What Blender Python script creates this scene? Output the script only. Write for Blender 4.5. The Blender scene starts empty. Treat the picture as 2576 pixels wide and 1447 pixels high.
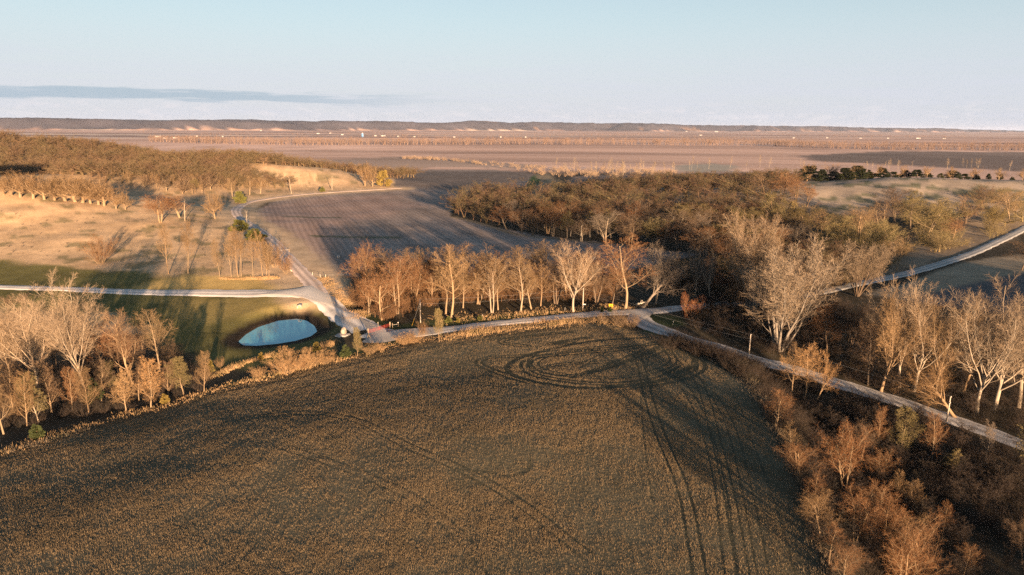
import bpy, math, random
import numpy as np
from mathutils import Matrix, Vector

R = math.radians
rng = np.random.default_rng(7)
random.seed(7)
SC = bpy.context.scene
COL = SC.collection

# ------------------------------------------------------------------ camera
CAM_H, PITCH, ROLL, FPX = 65.0, 13.06, 0.35, 1740.0
cam_data = bpy.data.cameras.new("camera")
cam_data.sensor_width = 36.0
cam_data.lens = FPX / 2576.0 * 36.0
cam_data.clip_start = 1.0
cam_data.clip_end = 90000.0
cam = bpy.data.objects.new("camera", cam_data)
COL.objects.link(cam)
CAM_R = Matrix.Rotation(R(90 - PITCH), 3, 'X') @ Matrix.Rotation(R(ROLL), 3, 'Z')
cam.matrix_world = Matrix.Translation((0, 0, CAM_H)) @ CAM_R.to_4x4()
SC.camera = cam

# ------------------------------------------------------------------ sun, sky, exposure
SUN_EL, SUN_AZ = 5.0, 160.0            # azimuth clockwise from +Y: behind the camera, a little right
sun_vec = Vector((math.sin(R(SUN_AZ)) * math.cos(R(SUN_EL)), math.cos(R(SUN_AZ)) * math.cos(R(SUN_EL)), math.sin(R(SUN_EL))))
sd = bpy.data.lights.new("sun", 'SUN')
sd.energy, sd.angle, sd.color = 5.0, R(0.6), (1.0, 0.66, 0.39)
sun = bpy.data.objects.new("sun", sd)
COL.objects.link(sun)
sun.rotation_euler = (-sun_vec).to_track_quat('-Z', 'Y').to_euler()
sun.location = (60, -200, 200)

SC.view_settings.view_transform = 'Standard'
SC.view_settings.look = 'None'
SC.view_settings.gamma = 1.0
SC.view_settings.use_curve_mapping = False
SC.view_settings.exposure = 2.08
SC.cycles.use_denoising = False
SC.cycles.max_bounces = 4
SC.cycles.diffuse_bounces = 2
SC.cycles.volume_bounces = 0
SC.cycles.transparent_max_bounces = 8


def nd(nt, kind, **kw):
    n = nt.nodes.new(kind)
    for k, v in kw.items():
        if k in n.inputs:
            n.inputs[k].default_value = v
        else:
            setattr(n, k, v)
    return n


def mth(nt, op, a, b=None, clamp=False):
    n = nt.nodes.new('ShaderNodeMath')
    n.operation = op
    n.use_clamp = clamp
    for i, x in enumerate((a, b)):
        if x is None:
            continue
        if isinstance(x, (int, float)):
            n.inputs[i].default_value = x
        else:
            nt.links.new(x, n.inputs[i])
    return n.outputs[0]


def mix(nt, f, a, b, mode='MIX'):
    n = nt.nodes.new('ShaderNodeMix')
    n.data_type = 'RGBA'
    n.blend_type = mode
    for i, x in ((0, f), (6, a), (7, b)):
        if isinstance(x, (int, float)):
            n.inputs[i].default_value = x
        elif isinstance(x, tuple):
            n.inputs[i].default_value = (*x[:3], 1)
        else:
            nt.links.new(x, n.inputs[i])
    return n.outputs[2]


def sstep(nt, x, lo, hi):
    n = nt.nodes.new('ShaderNodeMapRange')
    n.interpolation_type = 'SMOOTHSTEP'
    nt.links.new(x, n.inputs[0])
    n.inputs[1].default_value, n.inputs[2].default_value = lo, hi
    return n.outputs[0]


world = bpy.data.worlds.new("World")
SC.world = world
world.use_nodes = True
wt = world.node_tree
wt.nodes.clear()
sky = nd(wt, 'ShaderNodeTexSky', sky_type='NISHITA', sun_disc=False)
sky.sun_elevation, sky.sun_rotation = R(SUN_EL), R(SUN_AZ)
sky.altitude, sky.air_density, sky.dust_density, sky.ozone_density = 300, 1.0, 1.0, 1.6
tc = nd(wt, 'ShaderNodeTexCoord')
sep = nd(wt, 'ShaderNodeSeparateXYZ')
wt.links.new(tc.outputs['Generated'], sep.inputs[0])
el = mth(wt, 'MULTIPLY', mth(wt, 'ARCSINE', sep.outputs[2]), 57.2958)          # elevation, degrees
az = mth(wt, 'MULTIPLY', mth(wt, 'ARCTAN2', sep.outputs[0], sep.outputs[1]), 57.2958)  # azimuth, degrees
comb = nd(wt, 'ShaderNodeCombineXYZ')
wt.links.new(mth(wt, 'MULTIPLY', az, 0.075), comb.inputs[0])
wt.links.new(mth(wt, 'MULTIPLY', el, 1.1), comb.inputs[1])
n1 = nd(wt, 'ShaderNodeTexNoise', Scale=1.6, Detail=6.0, Roughness=0.55)
wt.links.new(comb.outputs[0], n1.inputs['Vector'])
comb2 = nd(wt, 'ShaderNodeCombineXYZ')
wt.links.new(mth(wt, 'MULTIPLY', az, 0.45), comb2.inputs[0])
wt.links.new(mth(wt, 'MULTIPLY', el, 1.5), comb2.inputs[1])
n2 = nd(wt, 'ShaderNodeTexNoise', Scale=1.2, Detail=6.0, Roughness=0.6)
wt.links.new(comb2.outputs[0], n2.inputs['Vector'])
SKY_GAIN = 0.05
HAZE = 1.4e-5
base_sky = sky.outputs[0]
# thin veil of high cloud low over the horizon, a slate band on the left and a row of far cumulus heads
veil = mth(wt, 'MULTIPLY', mth(wt, 'SUBTRACT', 1.0, sstep(wt, el, 2.5, 9.0)), mth(wt, 'ADD', 0.55, mth(wt, 'MULTIPLY', n1.outputs[0], 0.6)), True)
base_sky = mix(wt, mth(wt, 'MULTIPLY', mth(wt, 'SUBTRACT', 1.0, sstep(wt, el, 6.0, 22.0)), 0.62), base_sky, (3.3, 3.85, 4.35))
c = mix(wt, mth(wt, 'MULTIPLY', veil, 0.80), base_sky, (3.3, 3.42, 3.95))
low = mth(wt, 'MULTIPLY', sstep(wt, el, 0.0, 0.9), mth(wt, 'SUBTRACT', 1.0, sstep(wt, el, 1.2, 2.2)))
cum = mth(wt, 'MULTIPLY', low, sstep(wt, n2.outputs[0], 0.5, 0.66))
c = mix(wt, mth(wt, 'MULTIPLY', cum, 0.75), c, (3.7, 3.65, 3.85))
eb = mth(wt, 'ADD', mth(wt, 'SUBTRACT', el, 2.12), mth(wt, 'MULTIPLY', mth(wt, 'ADD', az, 36.0), 0.004))
eb = mth(wt, 'ADD', eb, mth(wt, 'MULTIPLY', mth(wt, 'SUBTRACT', n1.outputs[0], 0.5), 1.9))
band = mth(wt, 'SUBTRACT', 1.0, sstep(wt, mth(wt, 'ABSOLUTE', eb), 0.16, 0.46))
fade = mth(wt, 'SUBTRACT', 1.0, sstep(wt, az, -22.0, 0.0))
band = mth(wt, 'MULTIPLY', band, fade)
c = mix(wt, mth(wt, 'MULTIPLY', band, 0.72), c, (1.75, 2.35, 2.85))
bg = nd(wt, 'ShaderNodeBackground', Strength=SKY_GAIN)
wt.links.new(c, bg.inputs[0])
wo = nd(wt, 'ShaderNodeOutputWorld')
wt.links.new(bg.outputs[0], wo.inputs[0])

# ------------------------------------------------------------------ noise and terrain


def vnoise(x, y, seed=0):
    x = np.asarray(x, float); y = np.asarray(y, float)
    xi, yi = np.floor(x).astype(np.int64), np.floor(y).astype(np.int64)
    fx, fy = x - xi, y - yi
    fx, fy = fx * fx * (3 - 2 * fx), fy * fy * (3 - 2 * fy)

    def h(a, b):
        n = (a * 374761393 + b * 668265263 + seed * 974634777) & 0xffffffff
        n = ((n ^ (n >> 13)) * 1274126177) & 0xffffffff
        return ((n ^ (n >> 16)) & 0xffff) / 65535.0
    return (h(xi, yi) * (1 - fx) * (1 - fy) + h(xi + 1, yi) * fx * (1 - fy) + h(xi, yi + 1) * (1 - fx) * fy + h(xi + 1, yi + 1) * fx * fy)


def fbm(x, y, octv=4, seed=0):
    s, a, t = 0.0, 0.5, 0.0
    for i in range(octv):
        s = s + a * vnoise(x * 2 ** i, y * 2 ** i, seed + i * 17)
        t += a
        a *= 0.5
    return s / t


def sm(x, lo, hi):
    t = np.clip((x - lo) / (hi - lo), 0, 1)
    return t * t * (3 - 2 * t)


def bump(x, y, cx, cy, h, la, lb, ang=0.0):
    c_, s_ = math.cos(R(ang)), math.sin(R(ang))
    a, b = (x - cx) * c_ + (y - cy) * s_, -(x - cx) * s_ + (y - cy) * c_
    return h * np.exp(-(a / la) ** 2 - (b / lb) ** 2)


BLX = np.array([-44000., -12000., -5900., -2500., 0., 5000., 11500., 16000., 40000.])
BLY = np.array([5000., 6500., 8000., 10300., 12500., 15000., 18500., 21500., 40000.])
BLH = np.array([150., 140., 132., 140., 150., 135., 95., 55., 0.])


def sd_poly(x, y, poly):
    """signed distance to a ground polygon, positive inside"""
    poly = np.asarray(poly, float)[:, :2]
    d2 = np.full(x.shape, 1e18)
    ins = np.zeros(x.shape, bool)
    n = len(poly)
    for i in range(n):
        a, b = poly[i], poly[(i + 1) % n]
        e = b - a
        l2 = max(e @ e, 1e-9)
        t = np.clip(((x - a[0]) * e[0] + (y - a[1]) * e[1]) / l2, 0, 1)
        d2 = np.minimum(d2, (x - a[0] - t * e[0]) ** 2 + (y - a[1] - t * e[1]) ** 2)
        if a[1] != b[1]:
            c_ = ((a[1] > y) != (b[1] > y)) & (x < (b[0] - a[0]) * (y - a[1]) / (b[1] - a[1]) + a[0])
            ins ^= c_
    d = np.sqrt(d2)
    return np.where(ins, d, -d)


CRn = np.array(CAM_R)


def rays(u, v):
    d = np.stack([(np.asarray(u, float) - 1288) / FPX, -(np.asarray(v, float) - 723.5) / FPX, -np.ones_like(np.asarray(u, float))], -1)
    return d @ CRn.T


WATER_Z = -4.7
pond_d = np.array([(599, 860), (618, 842), (650, 823), (700, 807), (745, 802), (772, 807), (792, 821), (798, 834), (782, 846), (742, 858), (692, 866), (645, 870), (612, 869)], float)
pond_d = rays(pond_d[:, 0], pond_d[:, 1])
POND = (pond_d * ((WATER_Z - CAM_H) / pond_d[:, 2])[:, None])[:, :2]      # outline of the water on the ground
PONDC = POND.mean(0)


edge_d = np.array([(2110, 1560), (2075, 1447), (2045, 1350), (2005, 1230), (1965, 1140), (1935, 1070), (1895, 1000), (1860, 955), (1790, 910), (1690, 872)], float)
edge_d = rays(edge_d[:, 0], edge_d[:, 1])
EDGE = (edge_d * (-CAM_H / edge_d[:, 2])[:, None])[:, :2]               # right hand margin of the stubble field


def pond_sd(x, y):
    """metres inside the pond outline (negative outside)"""
    shp = np.shape(x)
    x, y = np.atleast_1d(np.asarray(x, float)), np.atleast_1d(np.asarray(y, float))
    out = np.full(x.shape, -60.0)
    s = np.hypot(x - PONDC[0], y - PONDC[1]) < 60
    if s.any():
        out[s] = sd_poly(x[s], y[s], POND)
    return out.reshape(shp)


def Z(x, y):
    x = np.asarray(x, float); y = np.asarray(y, float)
    z = bump(x, y, -430, 505, 32, 215, 92, -24)
    z = z + bump(x, y, -690, 860, 46, 290, 150)
    z = z + bump(x, y, -385, 655, 15, 100, 62)
    z = z + bump(x, y, -290, 800, 19, 115, 74)
    z = z + bump(x, y, 410, 625, 22, 210, 112)
    z = z + bump(x, y, 150, 600, 9, 130, 90)
    z = z + bump(x, y, 560, 470, 12, 150, 90)
    z = z + bump(x, y, 350, -120, 50, 100, 80)  # unseen ridge behind the camera, added and sized to shade the woods
    hill = np.clip(z / 12, 0, 1)
    z = z + hill * (fbm(x / 70, y / 70, 3, 3) - .5) * 7 + hill * (fbm(x / 16, y / 16, 2, 5) - .5) * 1.5
    near = sm(1200 - np.hypot(x, y), 0, 400)
    z = z + near * (fbm(x / 45, y / 45, 2, 9) - .5) * 1.3
    # foreground field is a low swell, its right hand margin drops towards the creek wood
    z = z + bump(x, y, 20, 150, 1.6, 70, 55) + bump(x, y, 110, -75, 8, 42, 40) - 6.5 * sm(x - np.interp(y, EDGE[:, 1], EDGE[:, 0]), 1, 16) * sm(230 - y, 0, 75) * sm(y + 40, 0, 40) * sm(230 - x, 0, 60)  # also adds an unseen rise behind the camera to shade the thicket
    z = z + bump(x, y, -132, 190, -6.0, 88, 68)
    # pond bowl and the ravine behind the road
    ps_ = pond_sd(x, y)
    w_ = sm(ps_, -12, -1)
    z = z * (1 - w_) + (WATER_Z - np.clip(ps_, -1, 2) * 0.35) * w_
    z = z + bump(x, y, -55, 256, -2.6, 10, 8)
    # distant bluffs
    by, bh = np.interp(x, BLX, BLY), np.interp(x, BLX, BLH)
    sc = (fbm(x / 900, y / 900, 4, 21) - .5)
    rise = sm(y - by + sc * 1500, 0, 750)
    z = z + bh * rise * (0.62 + 0.70 * fbm(x / 700, y / 1400, 4, 33)) 
    z = z + rise * (fbm(x / 130, y / 130, 3, 41) - .5) * 26
    return z


# the ground grid: rings round the camera, fine where the photo looks, running out past the bluffs
dep = np.arange(47.0, 1.5, -0.09)
rad = np.r_[0.5, 5, 12, 20, 30, 40, 50, CAM_H / np.tan(np.radians(dep)), np.geomspace(2500, 6500, 26), np.geomspace(6600, 26000, 120), 30000, 36000, 42000]
ang = np.radians(np.r_[np.arange(-180, -42, 3.0), np.arange(-42, 42.01, 0.1), np.arange(45, 180, 3.0)])
RR, AA = np.meshgrid(rad, ang, indexing='ij')
GX, GY = (RR * np.sin(AA)).ravel(), (RR * np.cos(AA)).ravel()
GZ = Z(GX, GY)
GZ2 = GZ.reshape(RR.shape)
GD = np.hypot(GX, GY)


def G(pts):
    """where the sight line through each photo point meets the ground"""
    pts = np.asarray(pts, float).reshape(-1, 2)
    d = rays(pts[:, 0], pts[:, 1])
    out = []
    for q in d:
        a = math.atan2(q[0], q[1])
        j = int(np.clip(np.searchsorted(ang, a) - 1, 0, len(ang) - 2))
        w = (a - ang[j]) / (ang[j + 1] - ang[j])
        prof = GZ2[:, j] * (1 - w) + GZ2[:, j + 1] * w
        tn = q[2] / math.hypot(q[0], q[1])
        gap = CAM_H + rad * tn - prof
        k = np.where((gap < 0) & (rad > 30))[0]
        i = int(k[0]) if len(k) else len(rad) - 4
        t = gap[i - 1] / (gap[i - 1] - gap[i]) if gap[i - 1] > gap[i] else 1.0
        t = min(max(t, 0), 1)
        r_ = rad[i - 1] + (rad[i] - rad[i - 1]) * t
        out.append((r_ * math.sin(a), r_ * math.cos(a)))
    out = np.array(out)
    return np.c_[out, Z(out[:, 0], out[:, 1])]


def g1(u, v):
    return G([(u, v)])[0]


def height_to(p, v_top):
    """height of something standing at p whose top is seen at photo row v_top"""
    lo, hi = 0.0, 80.0
    CT = CRn.T
    for _ in range(40):
        m = (lo + hi) / 2
        q = CT @ (np.array([p[0], p[1], p[2] + m - CAM_H]))
        vv = 723.5 + FPX * q[1] / q[2]
        if vv > v_top:
            lo = m
        else:
            hi = m
    return m


def project(p):
    q = (np.asarray(p, float) - np.array([0, 0, CAM_H])) @ CRn
    return 1288 - FPX * q[..., 0] / q[..., 2], 723.5 + FPX * q[..., 1] / q[..., 2]


def dist_line(x, y, line):
    line = np.asarray(line, float)[:, :2]
    if len(x) > 5000:
        lo, hi = line.min(0) - 40, line.max(0) + 40
        s_ = (x > lo[0]) & (x < hi[0]) & (y > lo[1]) & (y < hi[1])
        out = np.full(x.shape, 1e3)
        if s_.sum() < len(x) * .9:
            out[s_] = dist_line(x[s_], y[s_], line) if s_.any() else 0
            return out
    d2 = np.full(x.shape, 1e18)
    for a, b in zip(line[:-1], line[1:]):
        e = b - a
        l2 = max(e @ e, 1e-9)
        t = np.clip(((x - a[0]) * e[0] + (y - a[1]) * e[1]) / l2, 0, 1)
        d2 = np.minimum(d2, (x - a[0] - t * e[0]) ** 2 + (y - a[1] - t * e[1]) ** 2)
    return np.sqrt(d2)


def smooth_line(pts, step):
    """Catmull-Rom through the points, resampled every `step` metres"""
    p = np.asarray(pts, float)
    p = np.vstack([2 * p[0] - p[1], p, 2 * p[-1] - p[-2]])
    out = []
    for i in range(1, len(p) - 2):
        t = np.linspace(0, 1, 40, endpoint=False)[:, None]
        a, b, c_, d_ = p[i - 1], p[i], p[i + 1], p[i + 2]
        out.append(0.5 * ((2 * b) + (-a + c_) * t + (2 * a - 5 * b + 4 * c_ - d_) * t ** 2 + (-a + 3 * b - 3 * c_ + d_) * t ** 3))
    out.append(p[-2][None])
    q = np.vstack(out)
    s = np.r_[0, np.cumsum(np.linalg.norm(np.diff(q[:, :2], axis=0), axis=1))]
    n = max(2, int(s[-1] / step))
    ss = np.linspace(0, s[-1], n)
    return np.stack([np.interp(ss, s, q[:, k]) for k in range(q.shape[1])], -1)


# ------------------------------------------------------------------ tagging and mesh helpers


def tag(o, label=None, cat=None, group=None, kind=None):
    if label:
        o['label'] = label
    if cat:
        o['category'] = cat
    if group:
        o['group'] = group
    if kind:
        o['kind'] = kind
    return o


def empty(name, loc=(0, 0, 0), rz=0.0):
    o = bpy.data.objects.new(name, None)
    o.empty_display_size = 0.5
    o.location = loc
    o.rotation_euler = (0, 0, rz)
    COL.objects.link(o)
    return o


def mesh_np(name, V, F, smooth=False):
    """mesh from arrays; F is (n,3) or (n,4)"""
    V = np.ascontiguousarray(V, np.float32)
    F = np.ascontiguousarray(F, np.int32)
    k = F.shape[1]
    me = bpy.data.meshes.new(name)
    me.vertices.add(len(V))
    me.vertices.foreach_set('co', V.ravel())
    me.loops.add(F.size)
    me.loops.foreach_set('vertex_index', F.ravel())
    me.polygons.add(len(F))
    me.polygons.foreach_set('loop_start', np.arange(0, F.size, k, dtype=np.int32))
    me.polygons.foreach_set('use_smooth', np.full(len(F), smooth, bool))
    me.update(calc_edges=True)
    return me


def obj(name, me, mat=None, parent=None):
    o = bpy.data.objects.new(name, me)
    if mat is not None and not me.materials:
        me.materials.append(mat)
    COL.objects.link(o)
    if parent is not None:
        o.parent = parent
    return o


def attr_color(me, name, C):
    a = me.attributes.new(name, 'FLOAT_COLOR', 'POINT')
    a.data.foreach_set('color', np.c_[C, np.ones(len(C))].astype(np.float32).ravel())


def attr_float(me, name, v):
    a = me.attributes.new(name, 'FLOAT', 'POINT')
    a.data.foreach_set('value', np.asarray(v, np.float32))


class MB:
    """collects boxes, tubes and lathes and builds ONE mesh"""
    def __init__(self):
        self.v, self.f = [], []

    def add(self, vs, fs):
        b = len(self.v)
        self.v += [tuple(map(float, p)) for p in vs]
        self.f += [tuple(b + i for i in f) for f in fs]

    def box(self, c, s, rz=0.0):
        cx, cy, cz = c
        hx, hy, hz = s[0] / 2, s[1] / 2, s[2] / 2
        co, si = math.cos(rz), math.sin(rz)
        vs = [(cx + a * hx * co - b * hy * si, cy + a * hx * si + b * hy * co, cz + d * hz) for d in (-1, 1) for a, b in ((-1, -1), (1, -1), (1, 1), (-1, 1))]
        self.add(vs, [(3, 2, 1, 0), (4, 5, 6, 7), (0, 1, 5, 4), (1, 2, 6, 5), (2, 3, 7, 6), (3, 0, 4, 7)])

    def tube(self, pts, rad, n=8, cap=True):
        pts = [Vector(p) for p in pts]
        rad = rad if isinstance(rad, (list, tuple)) else [rad] * len(pts)
        vs, fs = [], []
        for i, p in enumerate(pts):
            t = (pts[min(i + 1, len(pts) - 1)] - pts[max(i - 1, 0)]).normalized()
            a = t.cross(Vector((0.13, 0.21, 1)) if abs(t.z) < .9 else Vector((1, 0.1, 0))).normalized()
            b = t.cross(a)
            for k in range(n):
                q = 2 * math.pi * k / n
                vs.append(p + (a * math.cos(q) + b * math.sin(q)) * rad[i])
        for i in range(len(pts) - 1):
            for k in range(n):
                fs.append((i * n + k, i * n + (k + 1) % n, (i + 1) * n + (k + 1) % n, (i + 1) * n + k))
        if cap:
            fs.append(tuple(range(n))[::-1])
            fs.append(tuple((len(pts) - 1) * n + k for k in range(n)))
        self.add(vs, fs)

    def build(self, name, mat, parent=None, smooth=False):
        me = bpy.data.meshes.new(name)
        me.from_pydata(self.v, [], self.f)
        if smooth:
            me.polygons.foreach_set('use_smooth', [True] * len(me.polygons))
        me.update()
        return obj(name, me, mat, parent)


# ------------------------------------------------------------------ materials


def new_mat(name):
    m = bpy.data.materials.new(name)
    m.use_nodes = True
    nt = m.node_tree
    return m, nt, nt.nodes['Principled BSDF']


def simple_mat(name, col, rough=0.8, var=0.25, scale=2.0, metal=0.0, bumps=0.0):
    m, nt, p = new_mat(name)
    t = nd(nt, 'ShaderNodeTexCoord')
    n = nd(nt, 'ShaderNodeTexNoise', Scale=scale, Detail=4.0)
    nt.links.new(t.outputs['Object'], n.inputs['Vector'])
    f = mth(nt, 'ADD', mth(nt, 'MULTIPLY', n.outputs[0], 2 * var), 1 - var)
    nt.links.new(mix(nt, 1.0, col, f, 'MULTIPLY'), p.inputs['Base Color'])
    p.inputs['Roughness'].default_value = rough
    p.inputs['Metallic'].default_value = metal
    p.inputs['Specular IOR Level'].default_value = 0.2
    if bumps:
        b = nd(nt, 'ShaderNodeBump', Strength=bumps, Distance=0.1)
        nt.links.new(n.outputs[0], b.inputs['Height'])
        nt.links.new(b.outputs[0], p.inputs['Normal'])
    return m


def plant_mat(name, var=0.35, scale=0.6, soft=0.0):
    """colour comes from the object's own colour, varied along the plant"""
    m, nt, p = new_mat(name)
    oi = nd(nt, 'ShaderNodeObjectInfo')
    t = nd(nt, 'ShaderNodeTexCoord')
    n = nd(nt, 'ShaderNodeTexNoise', Scale=scale, Detail=3.0)
    nt.links.new(t.outputs['Object'], n.inputs['Vector'])
    f = mth(nt, 'ADD', mth(nt, 'MULTIPLY', n.outputs[0], 2 * var), 1 - var)
    nt.links.new(mix(nt, 1.0, oi.outputs['Color'], f, 'MULTIPLY'), p.inputs['Base Color'])
    p.inputs['Roughness'].default_value = 0.9
    p.inputs['Specular IOR Level'].default_value = 0.1
    return m


def mass_mat(name, cols, scale=0.09, fine=0.0):
    """patchy colour for a mass of plants"""
    m, nt, p = new_mat(name)
    g = nd(nt, 'ShaderNodeNewGeometry')
    n = nd(nt, 'ShaderNodeTexNoise', Scale=scale, Detail=4.0, Roughness=0.7)
    nt.links.new(g.outputs['Position'], n.inputs['Vector'])
    r = nd(nt, 'ShaderNodeValToRGB')
    el_ = r.color_ramp.elements
    while len(el_) < len(cols):
        el_.new(0.5)
    for i, c_ in enumerate(cols):
        el_[i].position = 0.28 + 0.44 * i / max(1, len(cols) - 1)
        el_[i].color = (*c_, 1)
    nt.links.new(n.outputs[0], r.inputs[0])
    n2_ = nd(nt, 'ShaderNodeTexNoise', Scale=3.0, Detail=2.0)
    nt.links.new(g.outputs['Position'], n2_.inputs['Vector'])
    f = mth(nt, 'ADD', mth(nt, 'MULTIPLY', n2_.outputs[0], 0.9), 0.55)
    nt.links.new(mix(nt, 1.0, r.outputs[0], f, 'MULTIPLY'), p.inputs['Base Color'])
    p.inputs['Roughness'].default_value = 0.9
    p.inputs['Specular IOR Level'].default_value = 0.1
    return m


M = {}
M['bark'] = plant_mat('bark', 0.3, 1.2)
M['twigs'] = plant_mat('twigs', 0.4, 0.45)
M['needles'] = plant_mat('needles', 0.6, 0.9)
M['wood'] = simple_mat('weathered_wood', (0.30, 0.23, 0.16), 0.9, 0.35, 3.0)
M['pole'] = simple_mat('pole_wood', (0.42, 0.36, 0.30), 0.9, 0.25, 2.0)
M['red'] = simple_mat('red_paint', (0.34, 0.055, 0.045), 0.5, 0.2, 3.0)
M['yellow'] = simple_mat('yellow_sheeting', (0.58, 0.32, 0.02), 0.4, 0.05, 3.0)
M['black'] = simple_mat('black_paint', (0.015, 0.015, 0.015), 0.5, 0.1, 3.0)
M['steel'] = simple_mat('galvanised_steel', (0.42, 0.42, 0.41), 0.5, 0.15, 3.0, 0.6)
M['white'] = simple_mat('white_paint', (0.78, 0.76, 0.73), 0.6, 0.1, 0.3)
M['shedwall'] = simple_mat('pale_metal_wall', (0.42, 0.40, 0.385), 0.6, 0.15, 0.3)
M['roof'] = simple_mat('pale_roof', (0.44, 0.43, 0.42), 0.5, 0.1, 0.3)
M['greyroof'] = simple_mat('grey_roof', (0.25, 0.24, 0.24), 0.6, 0.15, 0.3)
M['dark'] = simple_mat('dark_opening', (0.04, 0.04, 0.045), 0.5, 0.1, 0.5)
M['blue'] = simple_mat('blue_steel', (0.10, 0.22, 0.42), 0.4, 0.15, 0.5)
M['rock'] = simple_mat('pale_limestone', (0.36, 0.30, 0.24), 0.9, 0.5, 1.1, 0, 0.9)
M['gravelpad'] = simple_mat('gravel_pad', (0.46, 0.42, 0.38), 0.95, 0.35, 2.5, 0, 0.6)
M['straw'] = simple_mat('baled_straw', (0.36, 0.26, 0.15), 0.95, 0.35, 3.0, 0, 0.5)
M['netwrap'] = simple_mat('net_wrap', (0.40, 0.38, 0.37), 0.7, 0.25, 3.0, 0, 0.2)
M['log'] = simple_mat('bleached_log', (0.50, 0.45, 0.38), 0.9, 0.25, 2.0)

m, nt, p = new_mat('ground')
at = nd(nt, 'ShaderNodeAttribute', attribute_name='albedo')
atp = nd(nt, 'ShaderNodeAttribute', attribute_name='rows')
atr = nd(nt, 'ShaderNodeAttribute', attribute_name='tufty')
g = nd(nt, 'ShaderNodeNewGeometry')
na = nd(nt, 'ShaderNodeTexNoise', Scale=1.3, Detail=5.0, Roughness=0.7)
nb = nd(nt, 'ShaderNodeTexNoise', Scale=0.11, Detail=5.0, Roughness=0.65)
for n_ in (na, nb):
    nt.links.new(g.outputs['Position'], n_.inputs['Vector'])
f = mth(nt, 'ADD', mth(nt, 'MULTIPLY', na.outputs[0], 0.9), 0.55)
f = mth(nt, 'MULTIPLY', f, mth(nt, 'ADD', mth(nt, 'MULTIPLY', nb.outputs[0], 0.8), 0.6))
# drilled rows of the ploughed field: stripes across a fixed ground direction
sp = nd(nt, 'ShaderNodeSeparateXYZ')
nt.links.new(g.outputs['Position'], sp.inputs[0])
rowc = mth(nt, 'ADD', mth(nt, 'MULTIPLY', sp.outputs[0], 0.80), mth(nt, 'MULTIPLY', sp.outputs[1], 0.30))
rowc = mth(nt, 'ADD', rowc, mth(nt, 'MULTIPLY', nb.outputs[0], 3.0))
st = mth(nt, 'SINE', mth(nt, 'MULTIPLY', rowc, 2 * math.pi / 3.0))
st2 = mth(nt, 'SINE', mth(nt, 'MULTIPLY', rowc, 2 * math.pi / 19.0))
stm = mth(nt, 'ADD', mth(nt, 'MULTIPLY', st, 0.13), mth(nt, 'MULTIPLY', st2, 0.09))
f = mth(nt, 'MULTIPLY', f, mth(nt, 'ADD', 1.0, mth(nt, 'MULTIPLY', stm, atp.outputs['Fac'])))
nt.links.new(mix(nt, 1.0, at.outputs['Color'], f, 'MULTIPLY'), p.inputs['Base Color'])
bm_ = nd(nt, 'ShaderNodeBump', Distance=1.0)
nt.links.new(mth(nt, 'MULTIPLY', na.outputs[0], mth(nt, 'MULTIPLY', atr.outputs['Fac'], 0.5)), bm_.inputs['Height'])
bm_.inputs['Strength'].default_value = 1.0
nt.links.new(bm_.outputs[0], p.inputs['Normal'])
p.inputs['Roughness'].default_value = 0.95
p.inputs['Specular IOR Level'].default_value = 0.05
M['ground'] = m

m, nt, p = new_mat('gravel')
at = nd(nt, 'ShaderNodeAttribute', attribute_name='across')
oi = nd(nt, 'ShaderNodeObjectInfo')
g = nd(nt, 'ShaderNodeNewGeometry')
na = nd(nt, 'ShaderNodeTexNoise', Scale=2.5, Detail=5.0, Roughness=0.7)
nb = nd(nt, 'ShaderNodeTexNoise', Scale=0.12, Detail=4.0, Roughness=0.6)
for n_ in (na, nb):
    nt.links.new(g.outputs['Position'], n_.inputs['Vector'])
aw = mth(nt, 'ADD', at.outputs['Fac'], mth(nt, 'MULTIPLY', mth(nt, 'SUBTRACT', nb.outputs[0], 0.5), 0.35))
wv = mth(nt, 'COSINE', mth(nt, 'MULTIPLY', aw, 7.5))
f = mth(nt, 'ADD', mth(nt, 'MULTIPLY', wv, 0.2), mth(nt, 'ADD', 0.55, mth(nt, 'MULTIPLY', na.outputs[0], 0.5)))
f = mth(nt, 'MULTIPLY', f, mth(nt, 'ADD', mth(nt, 'MULTIPLY', nb.outputs[0], 0.7), 0.68))
nt.links.new(mix(nt, 1.0, oi.outputs['Color'], f, 'MULTIPLY'), p.inputs['Base Color'])
b = nd(nt, 'ShaderNodeBump', Strength=0.5, Distance=0.15)
nt.links.new(na.outputs[0], b.inputs['Height'])
nt.links.new(b.outputs[0], p.inputs['Normal'])
p.inputs['Roughness'].default_value = 0.95
p.inputs['Specular IOR Level'].default_value = 0.1
M['gravel'] = m

m, nt, p = new_mat('pond_water')
p.inputs['Base Color'].default_value = (0.16, 0.52, 0.65, 1)  # blue of the reflected sky painted into the water's base colour
p.inputs['Specular IOR Level'].default_value = 0.3
p.inputs['Roughness'].default_value = 0.03
p.inputs['IOR'].default_value = 1.33
g = nd(nt, 'ShaderNodeNewGeometry')
na = nd(nt, 'ShaderNodeTexNoise', Scale=1.2, Detail=2.0)
nt.links.new(g.outputs['Position'], na.inputs['Vector'])
b = nd(nt, 'ShaderNodeBump', Strength=0.01, Distance=0.1)
nt.links.new(na.outputs[0], b.inputs['Height'])
nt.links.new(b.outputs[0], p.inputs['Normal'])
M['water'] = m

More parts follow.
